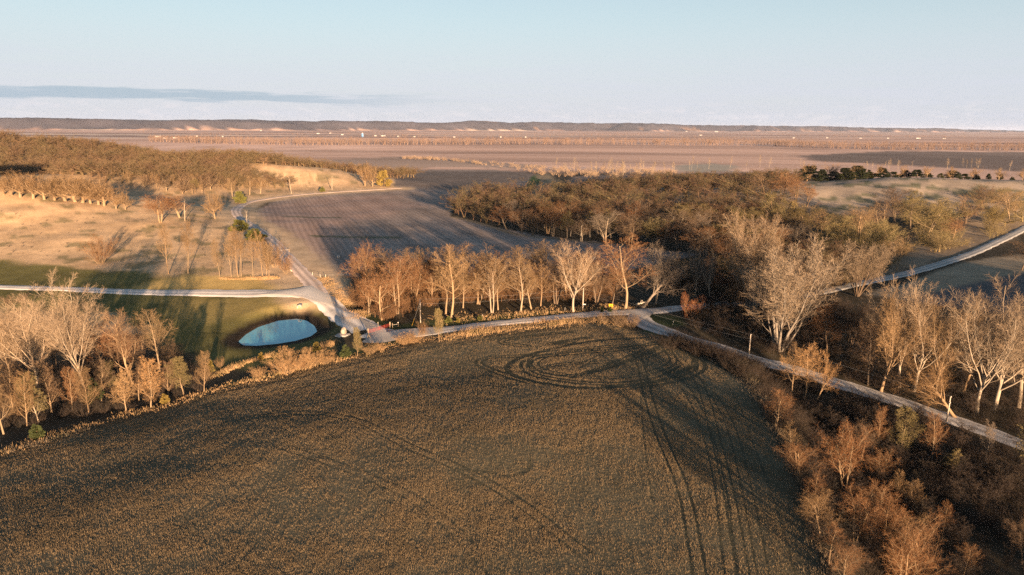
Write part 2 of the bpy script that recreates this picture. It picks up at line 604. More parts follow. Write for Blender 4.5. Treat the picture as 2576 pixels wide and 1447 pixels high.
# ------------------------------------------------------------------ lines and areas on the ground
road_main = G([(-260, 700), (-120, 712), (0, 722), (250, 731), (500, 737), (700, 738), (790, 744), (838, 772), (880, 802), (925, 830)])
road_east = G([(930, 836), (990, 843), (1100, 832), (1300, 809), (1450, 794), (1545, 787), (1640, 783), (1720, 774), (1800, 768)])
road_south = G([(1690, 778), (1640, 782), (1610, 792), (1612, 806), (1650, 826), (1720, 850), (1800, 874), (1900, 906), (2010, 934), (2110, 966), (2250, 1008), (2400, 1058), (2530, 1104), (2680, 1165)])
road_hill = G([(1780, 770), (1900, 762), (2020, 745), (2100, 728), (2170, 712), (2300, 684), (2440, 640), (2576, 577), (2700, 515)])
lane = G([(800, 742), (785, 715), (757, 685), (720, 645), (682, 603), (628, 565), (598, 543), (596, 526), (622, 511), (700, 497), (800, 487), (970, 476), (1010, 474)])

stubble = G([(-300, 1235), (0, 1138), (250, 1062), (520, 988), (700, 944), (900, 898), (1080, 858), (1280, 832), (1440, 814), (1560, 817), (1640, 842), (1700, 872), (1790, 910), (1860, 955), (1895, 1000), (1935, 1070), (1965, 1140), (2005, 1230), (2045, 1350), (2075, 1447)])
stubble = np.vstack([stubble, [[60, 20, 0], [40, -60, 0], [-160, -60, 0], [-260, 60, 0]]])
plough = G([(990, 474), (800, 492), (690, 505), (640, 530), (665, 590), (720, 635), (790, 688), (880, 694), (1000, 730), (1500, 700), (1760, 640), (1500, 608), (1390, 597), (1240, 572), (1130, 545), (1150, 500), (1250, 476), (1330, 470), (1365, 455), (1345, 437), (1250, 428), (1050, 426), (1000, 433)])
field_beyond = G([(1400, 480), (1440, 445), (1500, 440), (1800, 440), (1800, 452), (1500, 470), (1440, 500)])
plain_stripe = None
lawn = G([(-200, 640), (0, 655), (180, 672), (330, 680), (420, 694), (560, 703), (690, 702), (740, 722), (760, 745), (830, 775), (850, 830), (820, 880), (640, 925), (520, 930), (440, 870), (300, 800), (0, 770), (-200, 740)])
lawn_dry_lit = G([(300, 740), (420, 700), (600, 694), (700, 700), (740, 720), (700, 730), (400, 730)])
lawn_dry_lit2 = G([(400, 745), (740, 748), (745, 775), (640, 790), (520, 812), (440, 800)])
crop_right = G([(2170, 740), (2310, 704), (2420, 660), (2480, 650), (2576, 640), (2760, 620), (2800, 800), (2576, 790), (2400, 760), (2280, 755)])
crop_dark = G([(2270, 752), (2420, 718), (2576, 688), (2760, 670), (2800, 830), (2576, 800), (2400, 775)])
sand = G([(1700, 416), (1790, 412), (1860, 418), (1840, 432), (1760, 434), (1700, 430)])
greenbank = G([(1334, 446), (1348, 440), (1362, 448), (1358, 462), (1335, 474), (1322, 474)])
creek = G([(1365, 437), (1372, 448), (1390, 455), (1372, 470), (1352, 490), (1340, 500)])
verge_e = G([(1000, 850), (1100, 840), (1300, 816), (1450, 802), (1560, 797)])
bank_dark = G([(600, 790), (760, 780), (830, 800), (850, 840), (800, 880), (600, 915), (510, 915), (480, 880), (500, 840)])


def rel(p0, pts):
    return np.array([[p0[0] + a, p0[1] + b, 0] for a, b in pts])


# ------------------------------------------------------------------ tyre tracks in the stubble
tk = []


def track(px, w, twin=None, k=.86):
    l = smooth_line(G(px), 2.0)[:, :2]
    if twin:
        t = np.gradient(l, axis=0)
        t /= np.linalg.norm(t, axis=1)[:, None] + 1e-9
        nrm = np.c_[-t[:, 1], t[:, 0]]
        tk.append((l + nrm * twin / 2, w, k))
        tk.append((l - nrm * twin / 2, w, k))
    else:
        tk.append((l, w, k))


track([(1640, 850), (1500, 858), (1380, 880), (1300, 905), (1275, 930), (1320, 955), (1440, 975), (1580, 972), (1690, 950), (1745, 915), (1740, 885), (1690, 860)], 1.0)
track([(1660, 862), (1560, 880), (1440, 890), (1350, 900), (1318, 920), (1350, 945), (1450, 962), (1560, 966), (1660, 952), (1715, 925)], 0.6, 1.9)
track([(1620, 880), (1560, 905), (1480, 935), (1400, 945), (1340, 925), (1330, 905)], .7)
track([(1600, 868), (1440, 880), (1320, 895), (1230, 900), (1205, 915), (1260, 940), (1330, 962)], 0.5, 1.9)
track([(1690, 862), (1640, 880), (1600, 900), (1520, 930), (1440, 950)], 1.0)
track([(1620, 868), (1500, 876), (1390, 893), (1345, 915), (1380, 936), (1480, 950), (1600, 945), (1690, 915), (1680, 880)], 0.35, 1.9, .9)
track([(1700, 868), (1600, 905), (1500, 912), (1400, 918), (1360, 930)], 0.35, 1.9, .9)
track([(1540, 885), (1490, 905), (1450, 925)], 0.3, 1.6, .8)
track([(1690, 885), (1740, 935), (1770, 990), (1800, 1100), (1835, 1250), (1870, 1447)], .2, 1.9, .9)
track([(1660, 860), (1740, 890), (1760, 930), (1680, 960), (1560, 978)], 0.7, 2.2)
track([(1600, 885), (1615, 930), (1628, 990), (1660, 1090), (1720, 1240), (1760, 1447)], 0.26, 2.0, 1.0)
track([(1640, 880), (1625, 930), (1612, 985), (1620, 1100), (1640, 1260)], 0.18, None, .6)
track([(1680, 930), (1730, 985), (1775, 1080), (1810, 1220), (1840, 1447)], 0.2, 2.0, .85)
track([(1720, 930), (1790, 990), (1840, 1080), (1880, 1240), (1920, 1447)], 0.18, 1.8, .8)
track([(1700, 880), (1790, 930), (1850, 1000), (1900, 1130), (1960, 1300), (2000, 1447)], 0.2, None, .7)
track([(400, 1120), (620, 1055), (900, 1000), (1150, 965), (1300, 975)], 0.4, 2.0, .6)
track([(560, 1060), (760, 1040), (900, 1060), (1020, 1120), (1180, 1190), (1300, 1260), (1480, 1400)], 0.3, 2.0, .75)
track([(700, 1120), (900, 1190), (1080, 1280), (1250, 1447)], 0.25, 2.0, .55)
track([(520, 995), (760, 948), (1000, 890), (1200, 858), (1440, 835)], 0.8, None, .6)
track([(0, 1165), (300, 1085), (520, 1020), (700, 985), (880, 950), (1040, 930)], 0.45, 2.2, .55)
track([(1440, 835), (1300, 850), (1260, 862), (1330, 872)], 0.5, 2.0)
track([(430, 1300), (560, 1370), (640, 1447)], 0.25, 2.0, .3)
track([(1330, 1150), (1330, 1180), (1290, 1200), (1240, 1190), (1150, 1180)], 0.4, None, .6)
track([(1480, 850), (1420, 858), (1380, 868), (1440, 862)], 1.4)


def track_cover(x, y):
    m_ = np.zeros(x.shape)
    for l, w, k in tk:
        lo, hi = l.min(0) - 4, l.max(0) + 4
        s = (x > lo[0]) & (x < hi[0]) & (y > lo[1]) & (y < hi[1])
        if s.any():
            d = dist_line(x[s], y[s], l)
            m_[s] = np.maximum(m_[s], np.clip((1 - sm(d, w * 0.7, w * 1.4)) * k * (.85 + .5 * vnoise(x[s] / 3, y[s] / 3, 7)), 0, 1))
    return m_


# ------------------------------------------------------------------ the ground sheet
nx = fbm(GX / 25, GY / 25, 4, 51)
nf = fbm(GX / 7, GY / 7, 3, 61)
C = np.empty((len(GX), 3))
C[:] = (0.062, 0.052, 0.036)


def paint(mask, col):
    global C
    C = C * (1 - mask[:, None]) + np.asarray(col) * mask[:, None]


def inside(poly, soft=1.0, wob=2.0):
    mg = 2 * soft + wob + 5
    lo, hi = poly[:, :2].min(0) - mg, poly[:, :2].max(0) + mg
    k = (GX > lo[0]) & (GX < hi[0]) & (GY > lo[1]) & (GY < hi[1])
    out = np.zeros(len(GX))
    out[k] = sm(sd_poly(GX[k], GY[k], poly) + (nf[k] - .5) * wob, -soft, soft)
    return out


cls = np.zeros(len(GX), int)            # which piece of ground each point belongs to
CL = ['ground', 'stubble_field', 'ploughed_field', 'pasture', 'lawn', 'plain', 'hills', 'crop_field', 'meadow']

# far plain: big fields in bands
far = sm(GD, 980, 1150)
row = GY + 0.12 * GX
b1 = vnoise(GX / 900 + 3, row / 260, 71)
b2 = vnoise(GX / 2600, row / 420, 72)
lat = sm(b1, .35, .65)
pc = np.array((0.74, 0.50, 0.39)) * (1 - lat[:, None]) + np.array((0.60, 0.40, 0.31)) * lat[:, None]
dk = sm(b2, .66, .76) * sm(GD, 3200, 4200)
pc = pc * (1 - dk[:, None]) + np.array((0.32, 0.215, 0.18)) * dk[:, None]
lt = sm(vnoise(GX / 3000, row / 300, 75), .70, .80) * sm(GD, 3000, 4000)
pc = pc * (1 - lt[:, None]) + np.array((0.72, 0.56, 0.45)) * lt[:, None]
fine = .5 * vnoise(GX / 500, row / 55, 77) + .5 * vnoise(GX / 900, row / 130, 79)
pc *= (0.5 + 1.0 * fine)[:, None]
paint(far, pc)
C = np.where((far > .5)[:, None], C, C)
cls[far > .5] = 5
# darker soil on the right of the flood plain
dr = sm(sd_poly(GX, GY, G([(2000, 392), (2250, 380), (2576, 383), (2900, 386), (2900, 440), (2576, 432), (2350, 420), (2050, 405)])) + (nx - .5) * 60, -25, 25)
paint(dr * 0.8, np.array((0.10, 0.095, 0.09)) * (0.7 + 0.6 * fine)[:, None])
# pale strip in front of the flood plain field
ps = inside(G([(560, 408), (760, 405), (1000, 395), (1200, 404), (1380, 418), (1340, 425), (1100, 420), (980, 432), (800, 430), (700, 425)]), 8, 10)
paint(ps, np.array((0.46, 0.34, 0.27)) * (0.7 + 0.6 * fine)[:, None])
# bluffs
by_, bh_ = np.interp(GX, BLX, BLY), np.interp(GX, BLX, BLH)
bl = sm(GY - by_ + (fbm(GX / 900, GY / 900, 4, 21) - .5) * 1500, 0, 150)
bc = np.array((0.075, 0.068, 0.08)) * (0.7 + 0.7 * fbm(GX / 200, GY / 200, 3, 81))[:, None]
scar = sm(fbm(GX / 420, GY / 420, 3, 85), .66, .74) * sm(GX, -2500, 0) * .6
bc = bc * (1 - scar[:, None]) + np.array((0.36, 0.22, 0.13)) * scar[:, None]
paint(bl, bc)
cls[bl > .5] = 6

# hillside pasture left of the lane
lx = np.interp(GY, lane[:9, 1], lane[:9, 0])
past = ((GX < lx) & (GY > 225) & (GY < 1000) & (GX > -1200)).astype(float)
hill3 = ((GX < -120) & (GY > lane[9, 1] - 10) & (GY < 1000)).astype(float)
past = np.maximum(past, hill3 * (GZ > 0.8))
pcol = np.array((0.56, 0.39, 0.235)) * (0.8 + 0.4 * nx)[:, None]
gp = sm(fbm(GX / 9, GY / 9, 4, 91), .58, .70)
pcol = pcol * (1 - gp[:, None] * .6) + np.array((0.10, 0.11, 0.05)) * gp[:, None] * .6
trk = fbm(GX / 5, GY / 5, 3, 95)
pcol *= (0.75 + 0.5 * trk)[:, None]
paint(past, pcol)
cls[past > .5] = 3

# right hill grass
rh = sm(GZ, 3.5, 8.0) * (GX > 60) * (GY > 380) * (GD < 1000)
rc = np.array((0.37, 0.30, 0.235)) * (0.8 + 0.4 * nx)[:, None]
gp = sm(fbm(GX / 12, GY / 12, 4, 93), .52, .62)
rc = rc * (1 - gp[:, None] * .75) + np.array((0.08, 0.10, 0.055)) * gp[:, None] * .75
paint(rh, rc)
cls[rh > .5] = 8
rs = inside(G([(2050, 715), (2170, 650), (2260, 610), (2400, 560), (2700, 480), (2700, 520), (2450, 632), (2300, 676), (2160, 708)]), 6, 8) * (1 - rh)
paint(rs, np.array((0.27, 0.21, 0.15)) * (0.7 + 0.6 * nf)[:, None])

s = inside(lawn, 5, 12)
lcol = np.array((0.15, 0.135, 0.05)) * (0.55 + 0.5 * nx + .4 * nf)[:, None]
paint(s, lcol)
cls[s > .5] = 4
s = inside(lawn_dry_lit, 5, 10) * .95
paint(s, (0.55, 0.39, 0.15))  # low sunlight painted in as extra golden dry grass
s = inside(lawn_dry_lit2, 6, 10) * .7
paint(s, (0.33, 0.25, 0.095))  # sunlit patch below the road, its light painted as dry grass
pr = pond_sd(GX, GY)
paint(sm(pr + (nf - .5) * 5, -8, -3), np.array((0.045, 0.034, 0.024)) * (0.6 + 0.7 * nf)[:, None])  # brown bank soil, painted darker for the shade lying on it
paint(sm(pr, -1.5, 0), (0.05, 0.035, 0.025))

s = inside(plough, 1.5, 3)
po = np.array((0.31, 0.25, 0.218)) * (0.7 + 0.6 * nx)[:, None]
bare = sm(sd_poly(GX, GY, G([(640, 520), (800, 500), (990, 488), (1050, 520), (900, 560), (800, 640), (720, 630)])) + (nx - .5) * 40, -20, 20)
po = po * (1 - bare[:, None] * .6) + np.array((0.44, 0.29, 0.23)) * bare[:, None] * .6
dkp = sm(sd_poly(GX, GY, G([(1000, 430), (1340, 432), (1345, 452), (1150, 480), (990, 466)])) + (nx - .5) * 40, -15, 15)
po = po * (1 - dkp[:, None] * .6) + np.array((0.085, 0.076, 0.07)) * dkp[:, None] * .6
paint(s, po)
rows = s * (1 - dkp * .8)
cls[s > .5] = 2
for gl in ([(790, 594), (900, 597), (1000, 598)], [(720, 545), (850, 548)]):
    d = dist_line(GX, GY, smooth_line(G(gl), 3))
    paint((1 - sm(d, 1.5, 4)) * .75, (0.07, 0.095, 0.04))
# grass margin between lane and ploughed field, and edge of the wood
d = dist_line(GX, GY, smooth_line(lane, 3))
rows = rows * sm(d + (nf - .5) * 6, 10, 20)
paint((1 - sm(d + (nf - .5) * 6, 10, 20)) * .95, np.array((0.60, 0.44, 0.285)) * (0.7 + 0.6 * nf)[:, None])
d = dist_line(GX, GY, smooth_line(G([(1135, 545), (1180, 555), (1240, 572), (1300, 590), (1390, 600), (1510, 612), (1600, 624)]), 3))
paint((1 - sm(d + (nf - .5) * 3, 1.5, 3.5)) * .9, (0.27, 0.21, 0.14))
s = inside(field_beyond, 4, 6)
paint(s, (0.19, 0.16, 0.145)); cls[s > .5] = 2
s = inside(greenbank, 2, 3)
paint(s, (0.06, 0.10, 0.035))
d = dist_line(GX, GY, smooth_line(creek, 4))
paint((1 - sm(d + (nf - .5) * 10, 6, 16)), (0.30, 0.235, 0.155))
s = inside(sand, 15, 20)
paint(s, (0.45, 0.40, 0.33))

s = inside(crop_right, 2, 3)
paint(s, np.array((0.34, 0.275, 0.195)) * (0.8 + 0.4 * nf)[:, None]); cls[s > .5] = 7
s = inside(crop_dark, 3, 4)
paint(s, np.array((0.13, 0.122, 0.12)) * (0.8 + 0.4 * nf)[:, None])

# rough dry verge along the east road, green ditch side
d = dist_line(GX, GY, smooth_line(verge_e, 3))
paint((1 - sm(d + (nf - .5) * 4, 3, 6)), (0.21, 0.15, 0.085))
for gl in ([(910, 800), (960, 818), (1010, 826), (1080, 815), (1200, 805), (1400, 788)], [(1640, 795), (1660, 812), (1690, 815), (1680, 800)], [(1000, 852), (940, 872), (860, 893), (760, 925), (600, 965)], [(1640, 838), (1700, 860)]):
    d = dist_line(GX, GY, smooth_line(G(gl), 3))
    paint((1 - sm(d + (nf - .5) * 4, 2.5, 6)) * .9, np.array((0.06, 0.075, 0.032)) * (0.7 + 0.6 * nf)[:, None])

s = inside(stubble, 0.8, 2.0)
tc_ = np.zeros(len(GX))
near = s > 0.01
tc_[near] = track_cover(GX[near], GY[near])
sc_ = np.array((0.138, 0.119, 0.077)) * (0.75 + 0.5 * nx)[:, None]
sc_ = sc_ * (1 - tc_[:, None] * .8) + np.array((0.062, 0.060, 0.040)) * tc_[:, None] * .8
paint(s, sc_)
cls[s > .5] = 1
# mown headland strip along the fence side
d = dist_line(GX, GY, smooth_line(G([(0, 1145), (250, 1070), (520, 996), (700, 950), (900, 903), (1080, 863), (1280, 838), (1440, 820)]), 3))
paint((1 - sm(d, 2.0, 3.5)) * .6, (0.065, 0.055, 0.036))

tufty = np.clip(0.10 + 0.25 * past + 0.2 * rh + 0.25 * s, 0, 1) * (GD < 1500) + 0.0

nr, na_ = RR.shape
i0 = np.arange(nr * na_).reshape(nr, na_)
i1 = np.roll(i0, -1, axis=1)
Q = np.stack([i0[:-1], i1[:-1], i1[1:], i0[1:]], -1).reshape(-1, 4)
Q = Q[:, ::-1]
GV = np.c_[GX, GY, GZ]
qc = cls[Q[:, 0]]
for k, nm in enumerate(CL):
    q = Q[qc == k]
    if not len(q):
        continue
    used, inv = np.unique(q, return_inverse=True)
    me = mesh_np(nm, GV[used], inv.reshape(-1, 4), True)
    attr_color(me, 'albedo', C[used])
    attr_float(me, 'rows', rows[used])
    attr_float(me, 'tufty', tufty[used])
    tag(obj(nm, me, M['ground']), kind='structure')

# ------------------------------------------------------------------ roads and pond


def ribbon(name, pts, hw, lift, col, wob=0.7, seed=0):
    l = smooth_line(np.asarray(pts)[:, :2], 1.6)
    t = np.gradient(l, axis=0)
    t /= np.linalg.norm(t, axis=1)[:, None] + 1e-9
    nrm = np.c_[-t[:, 1], t[:, 0]]
    n = len(l)
    hwv = np.interp(np.linspace(0, 1, n), np.linspace(0, 1, len(hw)), hw) if isinstance(hw, (list, tuple)) else np.full(n, hw)
    ss = np.arange(n) * 1.6
    cs = np.linspace(-1, 1, 9)
    V, A = [], []
    for side, c_ in enumerate(cs):
        w = hwv + (wob * (fbm(ss / 3, ss * 0 + side * 0.0 + (5 if c_ > 0 else 9), 3, seed) - .5) * 2 if abs(c_) == 1 else 0)
        xy = l + nrm * (c_ * w)[:, None]
        V.append(np.c_[xy, Z(xy[:, 0], xy[:, 1]) + lift + 0.10 * (1 - c_ * c_) - (0.14 if abs(c_) == 1 else 0)])
        A.append(np.full(n, c_))
    V = np.stack(V, 1).reshape(-1, 3)
    A = np.stack(A, 1).ravel()
    idx = np.arange(n * 9).reshape(n, 9)
    F = np.stack([idx[:-1, :-1], idx[:-1, 1:], idx[1:, 1:], idx[1:, :-1]], -1).reshape(-1, 4)
    F = F[:, ::-1]
    me = mesh_np(name, V, F, True)
    attr_float(me, 'across', A)
    o = obj(name, me, M['gravel'])
    o.color = (*col, 1)
    return tag(o, kind='structure')


GRAV = (0.70, 0.66, 0.62)
ribbon('gravel_road', road_main, [2.9, 2.9, 2.9, 3.0, 3.2, 4.2, 5.2, 4.6, 4.8, 5.4], 0.13, (0.80, 0.745, 0.70), seed=1)
ribbon('gravel_road', road_east, [5.5, 5.0, 3.2, 3.1, 3.2, 3.6, 4.2, 3.4, 3.0], 0.17, GRAV, seed=2)
ribbon('gravel_road', road_south, [2.6, 3.2, 4.2, 4.4, 4.0, 3.4, 3.2, 3.2, 3.2, 3.2, 3.2, 3.2, 3.2, 3.2], 0.21, (0.56, 0.53, 0.50), seed=3)
ribbon('gravel_road', road_hill, 3.1, 0.30, (0.56, 0.54, 0.51), seed=4)
ribbon('farm_lane', lane, [4.0, 3.6, 3.4, 3.3, 3.2, 3.2, 3.4, 3.4, 3.0, 2.8, 2.6, 2.4, 2.2], 0.27, (0.80, 0.63, 0.53), seed=5)


def patch(name, px, lift, col, seed):
    """loose gravel spread between roads"""
    poly = smooth_line(np.vstack([G(px), G(px[:1])])[:, :2], 1.2)[:-1]
    cx = poly.mean(0)
    k = 6
    V, A = [[*cx, float(Z(*cx)) + lift + .05]], [0]
    for r in range(1, k + 1):
        q = cx + (poly - cx) * (r / k) * (1 + (0.05 * (vnoise(np.arange(len(poly)) / 2.5, np.zeros(len(poly)), seed)[:, None] - .5) if r == k else 0))
        z = Z(q[:, 0], q[:, 1]) + lift + .05 * (1 - r / k) - (0.12 if r == k else 0)
        V += np.c_[q, z].tolist()
        A += [r / k * .3] * len(q)
    n = len(poly)
    F = []
    for j in range(n):
        F.append((0, 1 + j, 1 + (j + 1) % n))
    for r in range(k - 1):
        a, b_ = 1 + r * n, 1 + (r + 1) * n
        for j in range(n):
            j2 = (j + 1) % n
            F += [(a + j, b_ + j, b_ + j2), (a + j, b_ + j2, a + j2)]
    F = np.array(F)
    V = np.array(V)
    nz = np.cross(V[F[0, 1]] - V[F[0, 0]], V[F[0, 2]] - V[F[0, 0]])[2]
    if nz < 0:
        F = F[:, ::-1]
    me = mesh_np(name, V, F, True)
    attr_float(me, 'across', A)
    o = obj(name, me, M['gravel'])
    o.color = (*col, 1)
    return tag(o, kind='structure')


patch('gravel_apron', [(640, 743), (700, 733), (750, 726), (785, 717), (803, 726), (840, 752), (850, 775), (800, 762), (740, 747)], 0.36, (0.76, 0.70, 0.64), 3)
patch('gravel_apron', [(905, 800), (940, 822), (985, 836), (1060, 828), (1110, 824), (1100, 840), (1030, 850), (960, 864), (912, 862), (925, 845)], 0.31, (0.58, 0.53, 0.48), 5)
patch('gravel_apron', [(1560, 782), (1600, 779), (1660, 779), (1640, 792), (1618, 806), (1600, 798), (1580, 790)], 0.40, (0.56, 0.53, 0.50), 6)

pw = smooth_line(np.vstack([POND, POND[:1]]), 0.8)[:-1]
cw = pw.mean(0)
pw = cw + (pw - cw) * (1 + 0.8 / np.linalg.norm(pw - cw, axis=1))[:, None]     # the sheet runs a little under the bank
pw = pw if np.cross(pw[1] - pw[0], cw - pw[0]) > 0 else pw[::-1]
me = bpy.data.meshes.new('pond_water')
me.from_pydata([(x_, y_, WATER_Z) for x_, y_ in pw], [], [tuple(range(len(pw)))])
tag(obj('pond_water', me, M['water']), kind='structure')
# ------------------------------------------------------------------ bare trees
UP = np.array([0, 0, 1.0])


def unit(v):
    return v / (np.linalg.norm(v, axis=-1, keepdims=True) + 1e-12)


def grow(P0, D, L, RD, k, trop, jit, taper=0.35, g=None):
    g = g or rng
    pts, d = [P0], unit(D)
    for i in range(k):
        d = unit(d + UP * trop + g.normal(0, jit, d.shape))
        pts.append(pts[-1] + d * (L / k)[:, None])
    pts = np.stack(pts, 1)
    r = RD[:, None] * np.linspace(1, taper, k + 1)[None]
    return pts, r


def sprout(pts, r, L, m, f0, f1, a0, a1, ratio, fall, rr, g):
    """m children per branch"""
    n, k1, _ = pts.shape
    f = (np.tile((np.arange(m) + .5) / m, (n, 1)) + g.uniform(-.5, .5, (n, m)) / m)
    f = f0 + (f1 - f0) * np.clip(f, 0, 1)
    x = f * (k1 - 1)
    i = np.minimum(x.astype(int), k1 - 2)
    w = (x - i)[..., None]
    I = np.arange(n)[:, None]
    P = pts[I, i] * (1 - w) + pts[I, i + 1] * w
    T = unit(pts[I, i + 1] - pts[I, i])
    rad = (r[I, i] * (1 - w[..., 0]) + r[I, i + 1] * w[..., 0]) * rr
    az_ = (np.arange(m)[None] * 2.399 + g.uniform(0, 6.28, (n, 1)) + g.uniform(-.5, .5, (n, m)))
    an = np.radians(g.uniform(a0, a1, (n, m)))
    ref = np.where(np.abs(T[..., 2:3]) < .95, UP, np.array([1.0, 0, 0]))
    A = unit(np.cross(T, ref))
    B = np.cross(T, A)
    D = T * np.cos(an)[..., None] + (A * np.cos(az_)[..., None] + B * np.sin(az_)[..., None]) * np.sin(an)[..., None]
    LL = L[:, None] * ratio * (1 - fall * (f - f0) / max(1e-6, f1 - f0)) * g.uniform(.75, 1.2, (n, m))
    return P.reshape(-1, 3), D.reshape(-1, 3), LL.ravel(), rad.ravel()


def tubes(pts, r, sides):
    n, k1, _ = pts.shape
    T = unit(np.gradient(pts, axis=1))
    ref = np.where(np.abs(T[..., 2:3]) < .9, UP, np.array([1.0, 0, 0]))
    A = unit(np.cross(T, ref))
    B = np.cross(T, A)
    q = 2 * np.pi * np.arange(sides) / sides
    V = pts[:, :, None] + (A[:, :, None] * np.cos(q)[:, None] + B[:, :, None] * np.sin(q)[:, None]) * r[:, :, None, None]
    idx = np.arange(n * k1 * sides).reshape(n, k1, sides)
    a, b_ = idx[:, :-1], idx[:, 1:]
    a2, b2 = np.roll(a, -1, 2), np.roll(b_, -1, 2)
    F = np.concatenate([np.stack([a, a2, b2], -1).reshape(-1, 3), np.stack([a, b2, b_], -1).reshape(-1, 3)])
    return V.reshape(-1, 3), F


def blades(P, D, L, W, g):
    """thin tapering twigs or leaves"""
    S = unit(np.cross(D, g.normal(0, 1, D.shape))) * (W / 2)[:, None]
    V = np.stack([P - S, P + S, P + unit(D) * L[:, None]], 1).reshape(-1, 3)
    return V, np.arange(len(V)).reshape(-1, 3)


def join(parts):
    V, F, o = [], [], 0
    for v, f in parts:
        V.append(v); F.append(f + o); o += len(v)
    return np.vstack(V), np.vstack(F)


# every kind: height, stems, trunk, limbs (count, from, angles, length, fall), then the finer orders
KINDS = {
    'cottonwood': dict(H=22, stems=1, trunk=.36, r=.33, lean=.06, l1=(9, .5, 14, 44, 1.75, .15), t1=.11, j1=.10, l2=(11, .2, 20, 46, .44, .45), l3=(9, .1, 22, 52, .42, .4), tw=(9, 18, 55, .85)),
    'multistem': dict(H=21, stems=8, trunk=.80, r=.19, lean=.40, l1=(10, .22, 14, 38, .46, .35), t1=.14, j1=.09, l2=(8, .15, 18, 42, .46, .4), l3=(7, .1, 20, 48, .48, .4), tw=(7, 16, 50, .85)),
    'forest': dict(H=16, stems=1, trunk=.88, r=.19, lean=.07, l1=(15, .30, 28, 58, .42, .55), t1=.11, j1=.12, l2=(9, .15, 26, 55, .48, .45), l3=(8, .1, 25, 60, .48, .4), tw=(7, 20, 60, .75)),
    'woodland': dict(H=15, stems=2, trunk=.64, r=.16, lean=.12, l1=(9, .30, 22, 55, .60, .30), t1=.09, j1=.18, l2=(9, .15, 26, 58, .50, .4), l3=(8, .1, 28, 62, .48, .4), tw=(7, 22, 65, .75)),
    'oak': dict(H=10, stems=1, trunk=.30, r=.30, lean=.08, l1=(11, .45, 34, 80, 1.9, .25), t1=.08, j1=.22, l2=(11, .15, 30, 62, .42, .4), l3=(9, .1, 30, 65, .45, .4), tw=(8, 25, 70, .9)),
    'slim': dict(H=9, stems=1, trunk=.90, r=.10, lean=.04, l1=(22, .18, 26, 52, .42, .60), t1=.10, j1=.10, l2=(8, .12, 25, 52, .48, .4), l3=(7, .1, 25, 60, .48, .4), tw=(8, 20, 60, .9)),
    'leaning': dict(H=16, stems=1, trunk=.62, r=.30, lean=.75, l1=(11, .35, 22, 60, .78, .2), t1=.06, j1=.12, l2=(10, .15, 25, 52, .42, .4), l3=(9, .1, 25, 55, .45, .4), tw=(9, 20, 60, .85)),
    'shrub': dict(H=5, stems=13, trunk=.86, r=.04, lean=.62, l1=(8, .15, 18, 45, .42, .3), t1=.08, j1=.12, l2=(7, .1, 22, 50, .48, .4), l3=(6, .1, 25, 60, .5, .4), tw=(5, 20, 60, .95)),
    'poplar': dict(H=14, stems=1, trunk=.92, r=.11, lean=.04, l1=(14, .35, 20, 42, .24, .45), t1=.12, j1=.12, l2=(6, .15, 25, 50, .5, .4), l3=(5, .1, 25, 55, .5, .4), tw=(6, 20, 60, .9)),
    'snag': dict(H=9, stems=1, trunk=.88, r=.22, lean=.08, l1=(8, .3, 30, 75, .33, .5), t1=.05, j1=.2, l2=(4, .3, 30, 60, .45, .4), l3=(3, .2, 25, 55, .5, .4), tw=(3, 20, 60, .6)),
}


